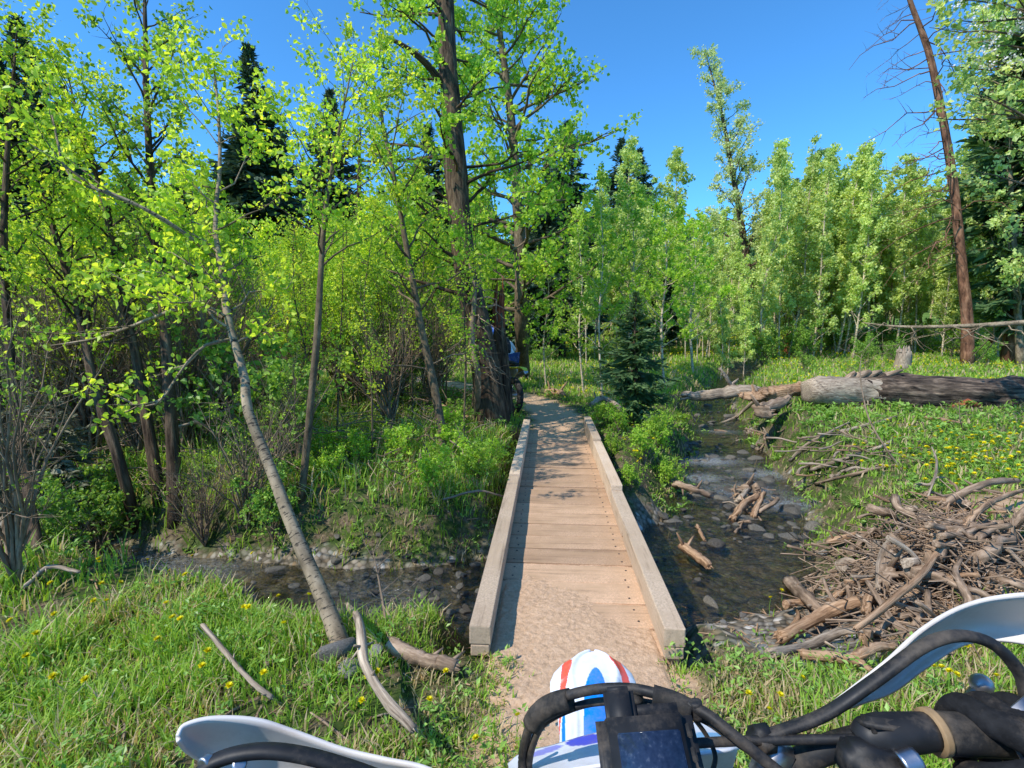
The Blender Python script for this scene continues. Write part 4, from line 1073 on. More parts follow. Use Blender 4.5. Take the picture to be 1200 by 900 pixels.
log('fallen_log', [W(885, 457, 9.3), W(850, 460, 9.4), W(822, 464, 9.5), W(800, 462, 9.6)], [.10, .105, .09, .05], M['wood_grey'], 'pale grey log with an upright stub lying over the creek', seed=12, rough=.08)
log('stick', [W(858, 455, 9.4), W(850, 440, 9.3), W(843, 432, 9.3)], [.035, .03, .025], M['wood_grey'], 'short pale stub sticking up from the grey log over the creek', 'stick', seed=13, sides=8, k=8)
log('fallen_log', [W(905, 484, 7.6), W(890, 478, 7.7), W(915, 470, 7.9), W(925, 465, 8)], [.06, .09, .07, .03], M['wood_brown'], 'rotten root chunk below the tan log piece', seed=14, rough=.16, k=14)
for (pts, r, mt, lab, cat) in [
    ([(842, 500, .04), (862, 492, .06), (880, 478, .10), (890, 474, .12)], .032, 'wood_grey', 'grey curved branch lying from the creek to the small grass island', 'branch'),
    ([(828, 490, .05), (848, 481, .08), (858, 476, .08)], .016, 'wood_tan', 'thin pale stick angled over the brown creek shallows', 'stick'),
    ([(800, 640, .05), (815, 652, .06), (831, 664, .05)], .038, 'wood_tan', 'pale cut log lying in the creek right of the bridge', 'stick'),
    ([(817, 615, .02), (821, 624, .04), (826, 633, .02)], .018, 'wood_tan', 'short yellowish stick standing out of the creek', 'stick'),
    ([(790, 568, .12), (808, 573, .14), (832, 581, .08)], .042, 'wood_brown', 'dark brown log resting across the creek below the grass edge', 'branch'),
    ([(858, 608, .02), (872, 592, .1), (888, 580, .16)], .036, 'wood_tan', 'thickest pale stick of the jam in the middle of the creek', 'stick'),
    ([(862, 590, .02), (868, 582, .1), (876, 574, .12)], .03, 'wood_grey', 'grey stick at the left of the jam in the creek', 'stick'),
    ([(883, 606, .02), (889, 592, .1), (896, 578, .16)], .028, 'wood_tan', 'upright tan stick at the right of the jam in the creek', 'stick'),
    ([(868, 575, .06), (880, 568, .14), (888, 576, .1)], .05, 'wood_brown', 'dark root lump on top of the jam in the creek', 'branch'),
    ([(890, 600, .05), (905, 590, .12), (912, 584, .12)], .022, 'wood_brown', 'small brown stick leaning at the end of the creek jam', 'stick'),
    ([(240, 762, .12), (268, 795, .10), (300, 828, .09), (320, 835, .06)], .011, 'wood_grey', 'thin grey stick lying in the grass at lower left', 'stick'),
    ([(408, 735, .16), (422, 772, .18), (430, 830, .17), (460, 878, .17), (486, 905, .15)], .018, 'wood_grey', 'long bleached branch lying in the grass in front of the leaning tree', 'branch'),
    ([(460, 765, .04), (500, 785, .06), (535, 795, .05)], .034, 'wood_brown', 'crumbling brown log half buried at the near creek bank', 'log'),
    ([(500, 475, .1), (540, 494, .1), (575, 502, .05)], .06, 'wood_tan', 'pale fallen log in the grass left of the big dark trunk', 'log'),
    ([(640, 462, .05), (655, 463, .06), (660, 467, .04)], .07, 'wood_tan', 'short pale log lying beside the trail beyond the bridge', 'log'),
    ([(692, 478, .05), (705, 476, .15), (718, 480, .12), (728, 488, .1)], .05, 'wood_grey', 'bleached root log at the far right corner of the bridge', 'log'),
    ([(520, 618, .25), (560, 615, .3), (590, 618, .28)], .010, 'twig', 'thin pale twig hanging over the left creek bank', 'stick'),
    ([(200, 562, .5), (240, 555, .55), (285, 538, .65)], .014, 'wood_grey', 'bare curved branch low in the shade behind the left creek', 'branch'),
    ([(30, 700, .06), (60, 688, .12), (95, 690, .1)], .012, 'wood_grey', 'grey branch in the grass at the left edge', 'branch')]:
    P = [onG(px, py, h) for px, py, h in pts]
    if lab.startswith(('pale cut', 'short yellowish', 'dark brown log', 'thickest', 'grey stick', 'upright tan', 'dark root', 'small brown stick')):
        P = [G(px, py, WATER_Z + h) for px, py, h in pts]
    log('log' if cat == 'log' else cat, P, [r, r * .95, r * .8], M[mt], lab, cat, seed=hash(lab) % 99 if False else len(lab), sides=10, k=16, rough=.09)
# bare sapling in front of the log
b = GB(1082, 602)
broadleaf('bare_sapling', tp(b, [(1062, 560, 4.9), (1038, 525, 5.0), (1018, 490, 5.1), (1008, 440, 5.2), (1010, 415, 5.2)]), [.014, .012, .010, .008, .006, .003], M['twig'], None, 12, .2, lambda s: .5, lambda s: .35, 0, .05, 601, per=4, frac=.5, wob=.3, sides=6,
          label='bare crooked sapling standing in front of the huge log', cat='sapling')
b = GB(1140, 560)
broadleaf('bare_sapling', tp(b, [(1132, 520, 6.2), (1125, 490, 6.3), (1124, 470, 6.3)]), [.010, .008, .006, .003], M['twig'], None, 8, .2, lambda s: .35, lambda s: .4, 0, .05, 611, per=3, sides=5, label='short bare sapling right of the crooked one below the log', cat='sapling')
b = GB(440, 790)
broadleaf('bare_sapling', tp(b, [(452, 740, 2.5), (446, 690, 2.6), (440, 660, 2.65), (436, 642, 2.7)]), [.010, .008, .006, .004, .0015], M['twig'], None, 12, .1, lambda s: .22, lambda s: .7, 0, .05, 621, per=3, sides=5, label='bare twiggy sapling at the near creek bank right of the leaning tree', cat='sapling')
# leaning fallen thin tree above the log (right)
q0 = W(1270, 372, 10.5); q1 = W(1130, 382, 11); q2 = W(1010, 378, 12)
broadleaf('fallen_tree', [q0, W(1200, 378, 10.7), q1, W(1060, 383, 11.5), q2], [.07, .06, .045, .03, .008], M['bark_pale'], None, 16, .2, lambda s: 1.1, lambda s: -.35, 0, .1, 631, per=4, wob=.4, label='thin pale fallen tree propped level above the meadow at right', cat='fallen tree', droop=.3)
# stumps
def stump(px, py, hpx, wpx, mat, top, label, seed):
    b = GB(px, py); t = b[1] * CO + (CAMZ - b[2]) * SI; h = hpx / 600 * t; r = wpx / 1200 * t
    rt = empty('tree_stump', b); A = Acc(); v, f, tc_ = tubes([(0, 0, -.1), (0, 0, h * .15), (.02, 0, h * .6), (.03, 0, h)], [r * 1.45, r * 1.1, r, r * .95], 16, True, rough=.1, seed=seed); A.add(v, f, tc_)
    link('trunk', A.mesh('trunk', M[mat], True), rt); B = Acc()
    for q in range(7):
        a = q * .9; p = np.array([r * .7 * math.cos(a), r * .7 * math.sin(a), h * .93]); v, f, tc_ = tubes([p, p + (0, 0, h * .12), p + (.01, 0, h * (.15 + .2 * random.random()))], [r * .3, r * .22, r * .03], 5); B.add(v, f, tc_)
    link('splinters', B.mesh('splinters', M[top], True), rt); tag(rt, label, 'stump')
stump(1057, 433, 24, 15, 'wood_grey', 'wood_grey', 'pale grey stump in the meadow behind the huge log', 5)
stump(929, 417, 24, 19, 'wood_red', 'wood_red', 'rotten red stump at the foot of the aspen grove', 6)

# debris pile (right)
stick_protos = []
for k in range(10):
    rg = random.Random(700 + k); pts = [(-.5, 0, 0)]
    for q in range(4): pts.append((-.5 + .25 * (q + 1), rg.uniform(-.035, .035), rg.uniform(-.03, .03)))
    A = Acc(); P = spline(pts, 12); v, f, t = tubes(P, np.interp(np.linspace(0, 1, 12), [0, 1], [.030, .012]) * rg.uniform(.8, 1.2), 7, True, rough=.12, seed=k); A.add(v, f, t)
    for q in range(rg.randint(1, 3)):
        i = rg.randint(3, 9); p = P[i]; dd = np.array([.12, rg.uniform(-.12, .12), rg.uniform(-.1, .12)]) * rg.uniform(.6, 1.4); v, f, t = tubes([p, p + dd * .6, p + dd], [.010, .007, .003], 5, True, rough=.1, seed=q); A.add(v, f, t)
    stick_protos.append(A.mesh('stick', M[['wood_brown', 'wood_tan', 'wood_brown', 'wood_grey', 'wood_brown'][k % 5]], True))
def put_stick(p, az, el, ln, thick, k, label, group, name='stick', cat='stick'):
    o = link(name, stick_protos[k % 10], None, p); o.scale = (ln, thick, thick); o.rotation_euler = (random.uniform(0, 6), 0, 0)
    o.rotation_euler = (Matrix.Rotation(az, 3, 'Z') @ Matrix.Rotation(-el, 3, 'Y') @ Matrix.Rotation(random.uniform(0, 6), 3, 'X')).to_euler()
    return tag(o, label, cat, group)
# main long branches, by pixel ends and height above ground
big = [([(912, 760), (960, 742), (1010, 722), (1075, 708)], .10, .040, 'wood_tan', 'thick brown branch with orange broken end along the front of the debris pile'),
       ([(902, 775), (950, 768), (990, 752), (1035, 752)], .06, .028, 'wood_grey', 'grey bent branch just in front of the thick brown one'),
       ([(940, 775), (985, 782), (1020, 795)], .05, .030, 'wood_tan', 'reddish tan branch at the lower edge of the pile'),
       ([(1000, 785), (1025, 778), (1048, 770)], .08, .030, 'wood_tan', 'short pale branch with broken end beside the handguard'),
       ([(925, 690), (945, 715), (970, 738)], .08, .055, 'wood_brown', 'stubby splintered log standing out of the gravel at the left of the pile'),
       ([(1030, 715), (1038, 690), (1045, 668)], .20, .050, 'wood_brown', 'stout brown log leaning upright in the middle of the pile'),
       ([(1026, 722), (1028, 695), (1045, 665), (1062, 640)], .24, .018, 'wood_grey', 'forked grey branch crossing the stout leaning log'),
       ([(1000, 770), (1045, 745), (1080, 715), (1105, 670), (1115, 640)], .22, .020, 'wood_tan', 'long curved light branch sweeping up the right of the pile'),
       ([(1100, 625), (1150, 612), (1190, 595)], .28, .035, 'wood_brown', 'straight brown limb at the top right of the pile'),
       ([(1120, 660), (1150, 635), (1195, 600)], .22, .028, 'wood_tan', 'pale limb under the straight brown one at the top right'),
       ([(1085, 610), (1095, 580), (1090, 545)], .25, .012, 'wood_grey', 'thin grey branch rising above the back of the pile'),
       ([(970, 645), (1010, 640), (1055, 645)], .10, .030, 'wood_tan', 'pale driftwood limb at the back of the pile'),
       ([(1012, 740), (1016, 728), (1014, 718)], .14, .030, 'wood_tan', 'short orange-cut stub on the thick brown branch'),
       ([(950, 555), (985, 545), (1030, 530), (1045, 520)], .06, .028, 'wood_grey', 'bleached branch below the huge log near the creek'),
       ([(925, 545), (945, 528), (968, 515), (995, 500)], .08, .022, 'wood_grey', 'forked bleached branch touching the creek bank'),
       ([(955, 570), (1000, 560), (1050, 548)], .04, .022, 'wood_brown', 'dark branch on the grass below the bleached one'),
       ([(985, 510), (1020, 502), (1050, 492)], .06, .030, 'wood_grey', 'grey limb tucked under the huge log'),
       ([(1085, 492), (1105, 497), (1135, 500)], .05, .030, 'wood_tan', 'tan stick in the grass under the huge log at right')]
for q, (pts, h, r, mt, lab) in enumerate(big):
    P = [onG(px, py, h * (.5 + .5 * math.sin(PI * (i + .5) / len(pts)))) for i, (px, py) in enumerate(pts)]
    log('branch', P, [r * .8, r * .75, r * .45], M[mt], lab, 'branch', seed=40 + q, sides=10, k=18, rough=.10)
# heap of small sticks
for q in range(175):
    px, py = random.gauss(1065, 65), random.gauss(685, 38)
    if q % 3 == 0: px, py = random.gauss(1130, 45), random.gauss(630, 25)
    if px > 1260 or px < 930 or py > 790 or py < 575: continue
    if py < 640 and px < 1020: continue
    p = GB(px, py, 0); hh = .24 * math.exp(-((px - 1090) / 85) ** 2 - ((py - 665) / 60) ** 2)
    p[2] += random.uniform(.0, .05 + hh)
    put_stick(p, random.gauss(.5, .8), random.gauss(.05, .3), random.uniform(.15, .55), random.choice([.25, .35, .45, .6, .8, 1.1]), random.randrange(10),
              'thin brown stick in the tangled debris heap right of the creek', 'sticks of the debris heap')
for q in range(36):
    px, py = random.gauss(985, 45), random.gauss(535, 22); p = GB(px, py, 0); p[2] += random.uniform(.0, .08)
    if creek_d(p[:1], p[1:2])[0] < .0: continue
    put_stick(p, random.gauss(.3, .5), random.gauss(.05, .15), random.uniform(.3, .8), random.uniform(.2, .6), random.choice([3, 8, 1, 0]), 'bleached stick washed up between the huge log and the creek', 'bleached sticks below the huge log')
for q in range(20):
    px, py = random.gauss(880, 22), random.gauss(585, 16); p = G(px, py, WATER_Z + random.uniform(-.02, .07))
    put_stick(p, random.gauss(1.0, .8), random.gauss(.1, .25), random.uniform(.15, .4), random.uniform(.25, .6), random.randrange(10), 'small wet stick caught in the jam in the creek', 'sticks of the creek jam')
for q in range(18):
    px, py = random.uniform(840, 900), random.gauss(515, 14); p = GB(px, py, 0.02)
    put_stick(p, random.gauss(.6, .6), random.gauss(.1, .15), random.uniform(.3, .7), random.uniform(.4, .9), random.randrange(10), 'brown stick washed against the tip of the grass island', 'sticks at the grass island')
for q in range(26):
    px, py = random.uniform(10, 600), random.uniform(700, 880); p = GB(px, py, 0.012)
    if 560 < px: continue
    put_stick(p, random.uniform(0, 6), 0.03, random.uniform(.12, .35), random.uniform(.15, .35), random.randrange(10), 'small dry twig lying in the near left grass', 'dry twigs in the near grass')
# fallen twigs of the shaded left wood (grey, tangled): one mass nobody could count
rg = np.random.default_rng(77); n = 1500
x = rg.uniform(-9, -.6, n); y = rg.uniform(4.6, 11, n); z = H(x, y) + rg.uniform(0, .5, n) ** 1.5
ok = creek_d(x, y) > .3; x, y, z = x[ok], y[ok], z[ok]; n = len(x)
P0 = np.stack([x, y, z], 1); D = rand_dir(n, rg) * np.array([1, 1, .45]); Ln = rg.uniform(.2, .8, n)[:, None]
P = np.stack([P0, P0 + D * Ln * .5 + rg.normal(0, .04, (n, 3)), P0 + D * Ln], 1); R = np.tile([.006, .005, .002], (n, 1)) * rg.uniform(.6, 1.6, (n, 1))
A = Acc(); v, f, t = tubes(P, R, 4); A.add(v, f, t)
tag(link('dead_brush', A.mesh('dead_brush', M['twig'])), 'tangle of dead grey twigs under the trees left of the creek', 'brush', kind='stuff')
# fine broken twigs filling the heap
n = 1000; px = rg.normal(1075, 70, n); py_ = rg.normal(672, 42, n); ok = (px > 940) & (px < 1300) & (py_ < 785) & (py_ > 580) & ~((py_ < 635) & (px < 1030)); px, py_ = px[ok], py_[ok]
P0 = np.array([GB(a, b_, 0) + (0, 0, random.uniform(0, .06 + .2 * math.exp(-((a - 1090) / 85) ** 2 - ((b_ - 660) / 55) ** 2))) for a, b_ in zip(px, py_)]); n = len(P0)
az = rg.normal(.5, .9, n); D = np.stack([np.cos(az), np.sin(az), rg.normal(0, .3, n)], 1); Ln = rg.uniform(.04, .28, n)[:, None]
A = Acc(); v, f, t = tubes(np.stack([P0 - D * Ln, P0 + rg.normal(0, .012, (n, 3)), P0 + D * Ln], 1), rg.uniform(.0018, .006, (n, 1)) * np.array([[1, .9, .5]]), 4); A.add(v, f, t)
tag(link('broken_twigs', A.mesh('broken_twigs', M['wood_brown'])), 'fine broken twigs filling the debris heap', 'twigs', kind='stuff')
# leaf litter and chips
n = 5000; px = rg.uniform(-2.5, 5, n); py_ = rg.uniform(1.0, 6, n); 
den = np.exp(-(((px - 2.4) / 1.3) ** 2 + ((py_ - 2.9) / .7) ** 2)) + .15; ok = (rg.random(n) < den) & (creek_d(px, py_) > .05) & (trail_d(px, py_) > .5)
px, py_ = px[ok], py_[ok]; n = len(px); P = np.stack([px, py_, H(px, py_) + .008], 1); az = rg.uniform(0, 6.28, n)
A = Acc(); D = np.stack([np.cos(az), np.sin(az), rg.normal(0, .12, n)], 1); Ln = rg.uniform(.02, .14, n)[:, None]
v, f, t = tubes(np.stack([P - D * Ln / 2, P + D * Ln / 2], 1), np.tile(rg.uniform(.0012, .0045, n)[:, None], (1, 2)), 4); A.add(v, f, t)
tag(link('wood_chips', A.mesh('wood_chips', M['wood_tan'])), 'scatter of wood chips and splinters round the debris heap', 'debris', kind='stuff')

# ------------------------------------------------------------------ stones
def stone_mesh(seed, mat):
    bm = bmesh.new(); bmesh.ops.create_icosphere(bm, subdivisions=3, radius=1)
    rg = random.Random(seed); dirs = [(Vector((rg.gauss(0, 1), rg.gauss(0, 1), rg.gauss(0, 1))).normalized(), rg.uniform(.55, .9)) for _ in range(13)]
    for v in bm.verts:
        for dd, c in dirs:
            e = v.co.dot(dd) - c
            if e > 0: v.co -= dd * e * .92
        v.co *= 1 + rg.gauss(0, .008)
    me = bpy.data.meshes.new('stone'); bm.to_mesh(me); bm.free(); me.materials.append(mat); me.polygons.foreach_set('use_smooth', [True] * len(me.polygons)); return me
SM = [stone_mesh(800 + k, M['stone']) for k in range(6)]; SW = [stone_mesh(820 + k, M['stone_wet']) for k in range(6)]
def put_stone(p, s, wet, label, group, k=None):
    o = link('stone', (SW if wet else SM)[random.randrange(6) if k is None else k], None, p)
    o.scale = (s * random.uniform(.8, 1.3), s * random.uniform(.7, 1.1), s * random.uniform(.4, .7)); o.rotation_euler = (random.gauss(0, .2), random.gauss(0, .2), random.uniform(0, 6))
    return tag(o, label, 'stone', group)
for (px, py, s, wet, lab) in [(395, 768, .09, 0, 'rounded grey stone at the foot of the leaning tree'), (412, 788, .07, 0, 'angular pale stone right below the rounded one'), (558, 662, .055, 1, 'pale boulder in the creek against the left rail'), (543, 674, .045, 1, 'smaller pale stone left of the boulder by the left rail'),
                         (498, 678, .05, 1, 'light stone in the middle of the left creek'), (496, 698, .05, 1, 'flat yellowish stone in the left creek'), (515, 670, .055, 1, 'white-topped stone upstream in the left creek'), (863, 704, .09, 0, 'pale flat rock on the gravel bar'),
                         (1024, 654, .07, 0, 'grey stone at the grassy back of the debris pile'), (965, 650, .06, 0, 'white stone where the gravel meets the grass'), (440, 770, .06, 0, 'flat stone under the twiggy sapling')]:
    p = GB(px, py, 0.0) if not wet else G(px, py, WATER_Z + .0); p[2] += s * .25 if not wet else 0
    put_stone(p, s, wet, lab, None)
for q in range(150):
    px, py = random.uniform(835, 1010), random.uniform(640, 765)
    if (px - 840) / 170 + (760 - py) / 130 < .25: continue
    p = GB(px, py, 0)
    if bar_mask(p[:1], p[1:2])[0] < .18: continue
    s = random.choice([.012, .016, .02, .025, .035]); p[2] += s * .15; put_stone(p, s, 0, 'small pale pebble on the gravel bar right of the bridge', 'pebbles of the gravel bar')
n = 0
while n < 230:
    i = random.choice([random.randrange(12, 70), random.randrange(22, 38)]); c = CREEK[i]; x = c[0] + random.gauss(0, c[2] * .6); y = c[1] + random.gauss(0, c[2] * .6)
    if creek_d(np.array([x]), np.array([y]))[0] > .15: continue
    s = random.choice([.02, .03, .04, .05, .07, .11]) * max(1, y / 7); z = Hs(x, y); n += 1
    put_stone((x, y, max(z + s * .2, WATER_Z - s * .25)), s, 1, 'wet stone in the creek bed', 'stones of the creek bed')

for q in range(70):
    px, py = random.uniform(385, 575), random.uniform(648, 735); s = random.uniform(.02, .045); p = G(px, py, WATER_Z)
    put_stone((p[0], p[1], max(Hs(p[0], p[1]) + s * .2, WATER_Z - s * .1)), s, 1, 'wet pale stone breaking the surface of the left creek', 'stones of the left creek')
# ------------------------------------------------------------------ dandelions
def dandelion_head(seed, n=34):
    rg = np.random.default_rng(seed); az = np.arange(n) * 2.4; ring = np.arange(n) / n
    D = np.stack([np.cos(az), np.sin(az), .15 + 1.6 * (1 - ring)], 1); S = np.full(n, .019) * (.7 + .3 * ring)
    v, f = leaves(np.zeros((n, 3)), D, np.tile([0, 0, 1.0], (n, 1)), S, .32, .02)
    return quads('flower_head', v, f, M['yellow_petal'], np.repeat(rg.random(n), 4))
DH = [dandelion_head(900 + k) for k in range(3)]
A = Acc(); v, f, t = tubes([(0, 0, -.02), (.006, 0, .05), (0, 0, .1)], [.0018, .0016, .0014], 4); A.add(v, f, t); DS = A.mesh('stem', M['herb'])
def dandelion(px, py, label, group=None, s=1.0, p=None, parts=True):
    p = GB(px, py, 0) if p is None else p; h = random.uniform(1.0, 1.8) if py > 660 else random.uniform(.7, 1.5)
    e = empty('dandelion', p, random.uniform(0, 6)); e.scale = (s, s, s)
    st = link('stem', DS, e); st.scale = (1, 1, h)
    hd = link('flower_head', random.choice(DH), e, (0, 0, .1 * h)); hd.rotation_euler = (random.gauss(0, .3), random.gauss(0, .3), 0)
    return tag(e, label, 'flower', group)
for (px, py, lab) in [(558, 893, 'lone large dandelion low in the grass left of the trail'), (504, 862, 'dandelion left of the trail above the large lone one'), (443, 830, 'right dandelion of the pair on the bleached branch'), (432, 832, 'left dandelion of the pair on the bleached branch'),
                      (425, 852, 'dandelion just below the pair on the bleached branch'), (607, 870, 'dandelion on the left edge of the dirt trail'), (523, 822, 'small dandelion in the tall grass tuft'), (1057, 822, 'dandelion under the right handguard'),
                      (1090, 818, 'dandelion between the handguard and the cluster of three'), (875, 856, 'dandelion above the hose at the trail edge'), (900, 860, 'small dandelion right of the one above the hose'), (912, 856, 'dandelion where the strut leaves the bar'),
                      (938, 826, 'small dandelion in front of the debris pile'), (1188, 745, 'dandelion at the right edge above the handguard strut'), (1141, 768, 'tall narrow dandelion inside the handguard arch'), (1157, 788, 'widest dandelion inside the handguard arch'),
                      (1168, 797, 'round dandelion right of the widest one in the arch'), (1186, 806, 'dandelion next to the strut at the right edge'), (1129, 792, 'small dandelion at the left of the handguard arch'), (1164, 832, 'low dandelion beside the lever tip'), (915, 708, 'dandelion on the gravel bar'), (902, 722, 'lower dandelion on the gravel bar')]:
    dandelion(px, py, lab, s=.85 if py > 800 else 1.0)
for q in range(3): dandelion(1100 + q * 9, 822 + q % 2 * 4, 'dandelion in the tight cluster of three before the lever', 'cluster of three dandelions', .85)
for q in range(52):
    px, py = random.uniform(0, 380), random.uniform(668, 850)
    if py > 700 and random.random() < .4: continue
    dandelion(px, py, 'small yellow dandelion in the grass of the near left bank', 'dandelions of the near left bank')
for q in range(200):
    px, py = random.gauss(1140, 60), random.gauss(540, 28)
    if px > 1215 or px < 930 or py < 505: continue
    p = GB(px, py, 0)
    if creek_d(p[:1], p[1:2])[0] < .4: continue
    dandelion(px, py, 'yellow dandelion on the grassy slope above the debris pile', 'dandelions of the right slope', 1.25, p)
for q in range(22):
    px, py = random.uniform(690, 775), random.uniform(505, 560); p = GB(px, py, 0)
    if creek_d(p[:1], p[1:2])[0] < .3 or trail_d(p[:1], p[1:2])[0] < .6: continue
    dandelion(px, py, 'yellow dandelion on the bank between the right rail and the creek', 'dandelions between rail and creek', 1.3, p)
# meadow flowers far back
rg = np.random.default_rng(91); n = 11000; pts = []
x = rg.uniform(-1, 24, n); y = rg.uniform(9, 40, n); k = (noise2(x, y, .5, 26) + .3 * noise2(x, y, 2, 27) > .05) & (creek_d(x, y) > .5) & (trail_d(x, y) > .5) & (np.abs(x / y) < 1.1)
x, y = x[k], y[k]; n = len(x); P = np.stack([x, y, H(x, y) + rg.uniform(.08, .22, n)], 1); P = np.repeat(P, 3, 0)
S = np.repeat(.030 * np.clip(y / 14, 1, 2.2), 3); v, f = leaves(P, rand_dir(3 * n, rg), rand_dir(3 * n, rg, 1.5), S, .5, .05)
tag(link('meadow_flowers', quads('meadow_flowers', v, f, M['yellow_petal'], rg.random(len(v)))), 'yellow flowers carpeting the sunny meadow beyond the creek', 'flowers', kind='stuff')
# ------------------------------------------------------------------ motorcycles and riders
def tube_obj(name, pts, r, mat, parent, k=24, sides=12, flat=1.0, rads=None, loc=None, up=(0.13, .21, .97)):
    base = np.array(parent.location) if loc is None else np.array(loc)
    P = spline(np.array(pts, float) - base, k); R = np.full(k, r) if rads is None else np.interp(np.linspace(0, 1, k), np.linspace(0, 1, len(rads)), rads)
    A = Acc(); v, f, t = tubes(P, R, sides, True, flat, up=up); A.add(v, f, t)
    o = link(name, A.mesh(name, mat, True), parent)
    return o

def loft(name, rows, mat, parent, thick=.003, smooth=True, colors=None):
    """rows: (m,k,3) grid in parent space"""
    rows = np.asarray(rows); m_, k, _ = rows.shape
    i, j = np.meshgrid(np.arange(k - 1), np.arange(m_ - 1))
    f = np.stack([j * k + i, j * k + i + 1, (j + 1) * k + i + 1, (j + 1) * k + i], -1).reshape(-1, 4)
    me = quads(name, rows.reshape(-1, 3), f, mat, smooth=smooth)
    if colors is not None:
        a = me.attributes.new('paint', 'FLOAT_COLOR', 'POINT'); c = np.ones((m_ * k, 4), np.float32); c[:, :3] = colors.reshape(-1, 3); a.data.foreach_set('color', c.ravel())
    o = link(name, me, parent)
    if thick:
        md = o.modifiers.new('thickness', 'SOLIDIFY'); md.thickness = thick; md.offset = 0
    return o

def obox(name, c, size, rot, mat, parent, bev=.003, seg=3):
    bm = bmesh.new(); bmesh.ops.create_cube(bm, size=1)
    bmesh.ops.transform(bm, matrix=Matrix.Diagonal((*size, 1)), verts=bm.verts)
    bmesh.ops.bevel(bm, geom=list(bm.edges), offset=bev, segments=seg, affect='EDGES')
    me = bpy.data.meshes.new(name); bm.to_mesh(me); bm.free(); me.materials.append(mat); me.polygons.foreach_set('use_smooth', [True] * len(me.polygons))
    o = link(name, me, parent); o.matrix_local = Matrix.Translation(Vector(c) - (parent.location if parent and not parent.parent else Vector())) @ rot.to_4x4()
    return o

def wheel(parent, c, R, w, name='wheel'):
    """knobbly wheel, axle along x"""
    A = Acc(); n = 72
    a = np.linspace(0, 2 * PI, n + 1)
    th = np.linspace(0, 2 * PI, 15)[:-1]
    V = []; 
    for q in range(n):
        knob = .010 if (q % 3) < 2 else 0
        for s in th:
            rr = w / 2; out = math.cos(s) * rr * 1.05; lat = math.sin(s) * rr
            k = knob if math.cos(s) > .2 else 0
            r_ = R - rr + out + k
            V.append((c[0] + lat, c[1] + math.cos(a[q]) * r_, c[2] + math.sin(a[q]) * r_))
    m_ = len(th); f = [(q * m_ + i, q * m_ + (i + 1) % m_, ((q + 1) % n) * m_ + (i + 1) % m_, ((q + 1) % n) * m_ + i) for q in range(n) for i in range(m_)]
    wh = link(name, quads('tyre', V, f, M['rubber']), parent)
    A = Acc(); P = [(c[0], c[1] + math.cos(x) * (R - w * .85), c[2] + math.sin(x) * (R - w * .85)) for x in a]
    v, f, t = tubes(P, np.full(n + 1, w * .22), 8); A.add(v, f, t); link('rim', A.mesh('rim', M['silver'], True), wh)
    A = Acc(); v, f, t = tubes([(c[0] - w * .6, c[1], c[2]), (c[0] + w * .6, c[1], c[2])], [.035, .035], 14, True); A.add(v, f, t)
    for q in range(28):
        x = q / 28 * 2 * PI; s = 1 if q % 2 else -1
        v, f, t = tubes([(c[0] + s * w * .5, c[1] + .03 * math.cos(x + .5), c[2] + .03 * math.sin(x + .5)), (c[0], c[1] + (R - w) * math.cos(x), c[2] + (R - w) * math.sin(x))], [.0018, .0018], 4); A.add(v, f, t)
    link('spokes', A.mesh('spokes', M['silver']), wh)
    return wh

def bike_body(root, fender=True, col=('white_plastic', 'yellow_plastic')):
    """rear half, engine and frame of an off-road motorcycle; root space, front axle at y=1.0, rear at y=-.48"""
    def T(name, pts, r, mat, k=16, rads=None, sides=10, flat=1.0, up=(0.13, .21, .97), parent=None):
        return tube_obj(name, pts, r, M[mat], parent or root, k, sides, flat, rads, (0, 0, 0), up)
    wheel(root, (0, 1.0, .34), .345, .085, 'front_wheel'); wheel(root, (0, -.48, .33), .335, .12, 'rear_wheel')
    for s in (-1, 1):
        T('fork_leg', [(s * .1, 1.0, .34), (s * .1, .86, .68), (s * .1, .76, .93)], .026, 'silver', rads=[.028, .03, .024, .024])
        T('swingarm', [(s * .09, -.48, .33), (s * .085, -.1, .38), (s * .08, .12, .40)], .022, 'silver', flat=1.6)
        T('side_panel', [(s * .12, -.35, .80), (s * .15, -.1, .74), (s * .15, .15, .70)], .09, col[0], rads=[.05, .10, .08], flat=.18, up=(1, 0, 0))
        T('radiator_shroud', [(s * .12, .05, .88), (s * .2, .35, .82), (s * .21, .55, .72)], .08, col[0], rads=[.06, .12, .07], flat=.16, up=(1, 0, 0))
        T('footpeg', [(s * .12, .1, .36), (s * .23, .1, .37)], .014, 'dark_metal')
    T('seat', [(0, -.62, .93), (0, -.3, .93), (0, 0, .92), (0, .25, .95)], .08, 'rubber', rads=[.05, .09, .085, .06], flat=.6, k=20)
    T('fuel_tank', [(0, .15, .88), (0, .32, .93), (0, .52, .93), (0, .62, .88)], .12, 'blue_plastic', rads=[.07, .11, .115, .05], flat=.85, sides=16)
    T('frame', [(0, .68, .92), (0, .58, .6), (0, .45, .28), (0, .1, .26), (0, .0, .5), (0, .1, .86), (0, .6, .86)], .022, 'dark_metal', k=40)
    T('engine', [(0, .42, .32), (0, .3, .42), (0, .28, .62)], .1, 'dark_metal', rads=[.1, .15, .11, .08], sides=14)
    T('exhaust', [(.08, .4, .55), (.16, .3, .38), (.17, 0, .5), (.17, -.25, .66), (.18, -.62, .78)], .03, 'silver', rads=[.02, .022, .025, .045, .048], k=26)
    T('rear_fender', [(0, -.3, .84), (0, -.6, .86), (0, -.86, .88), (0, -.98, .84)], .08, col[1], rads=[.09, .09, .08, .05], flat=.2, k=20)

def handlebar(root, pts, r=.011): return tube_obj('handlebar', pts, r, M['black_plastic'], root, 40)

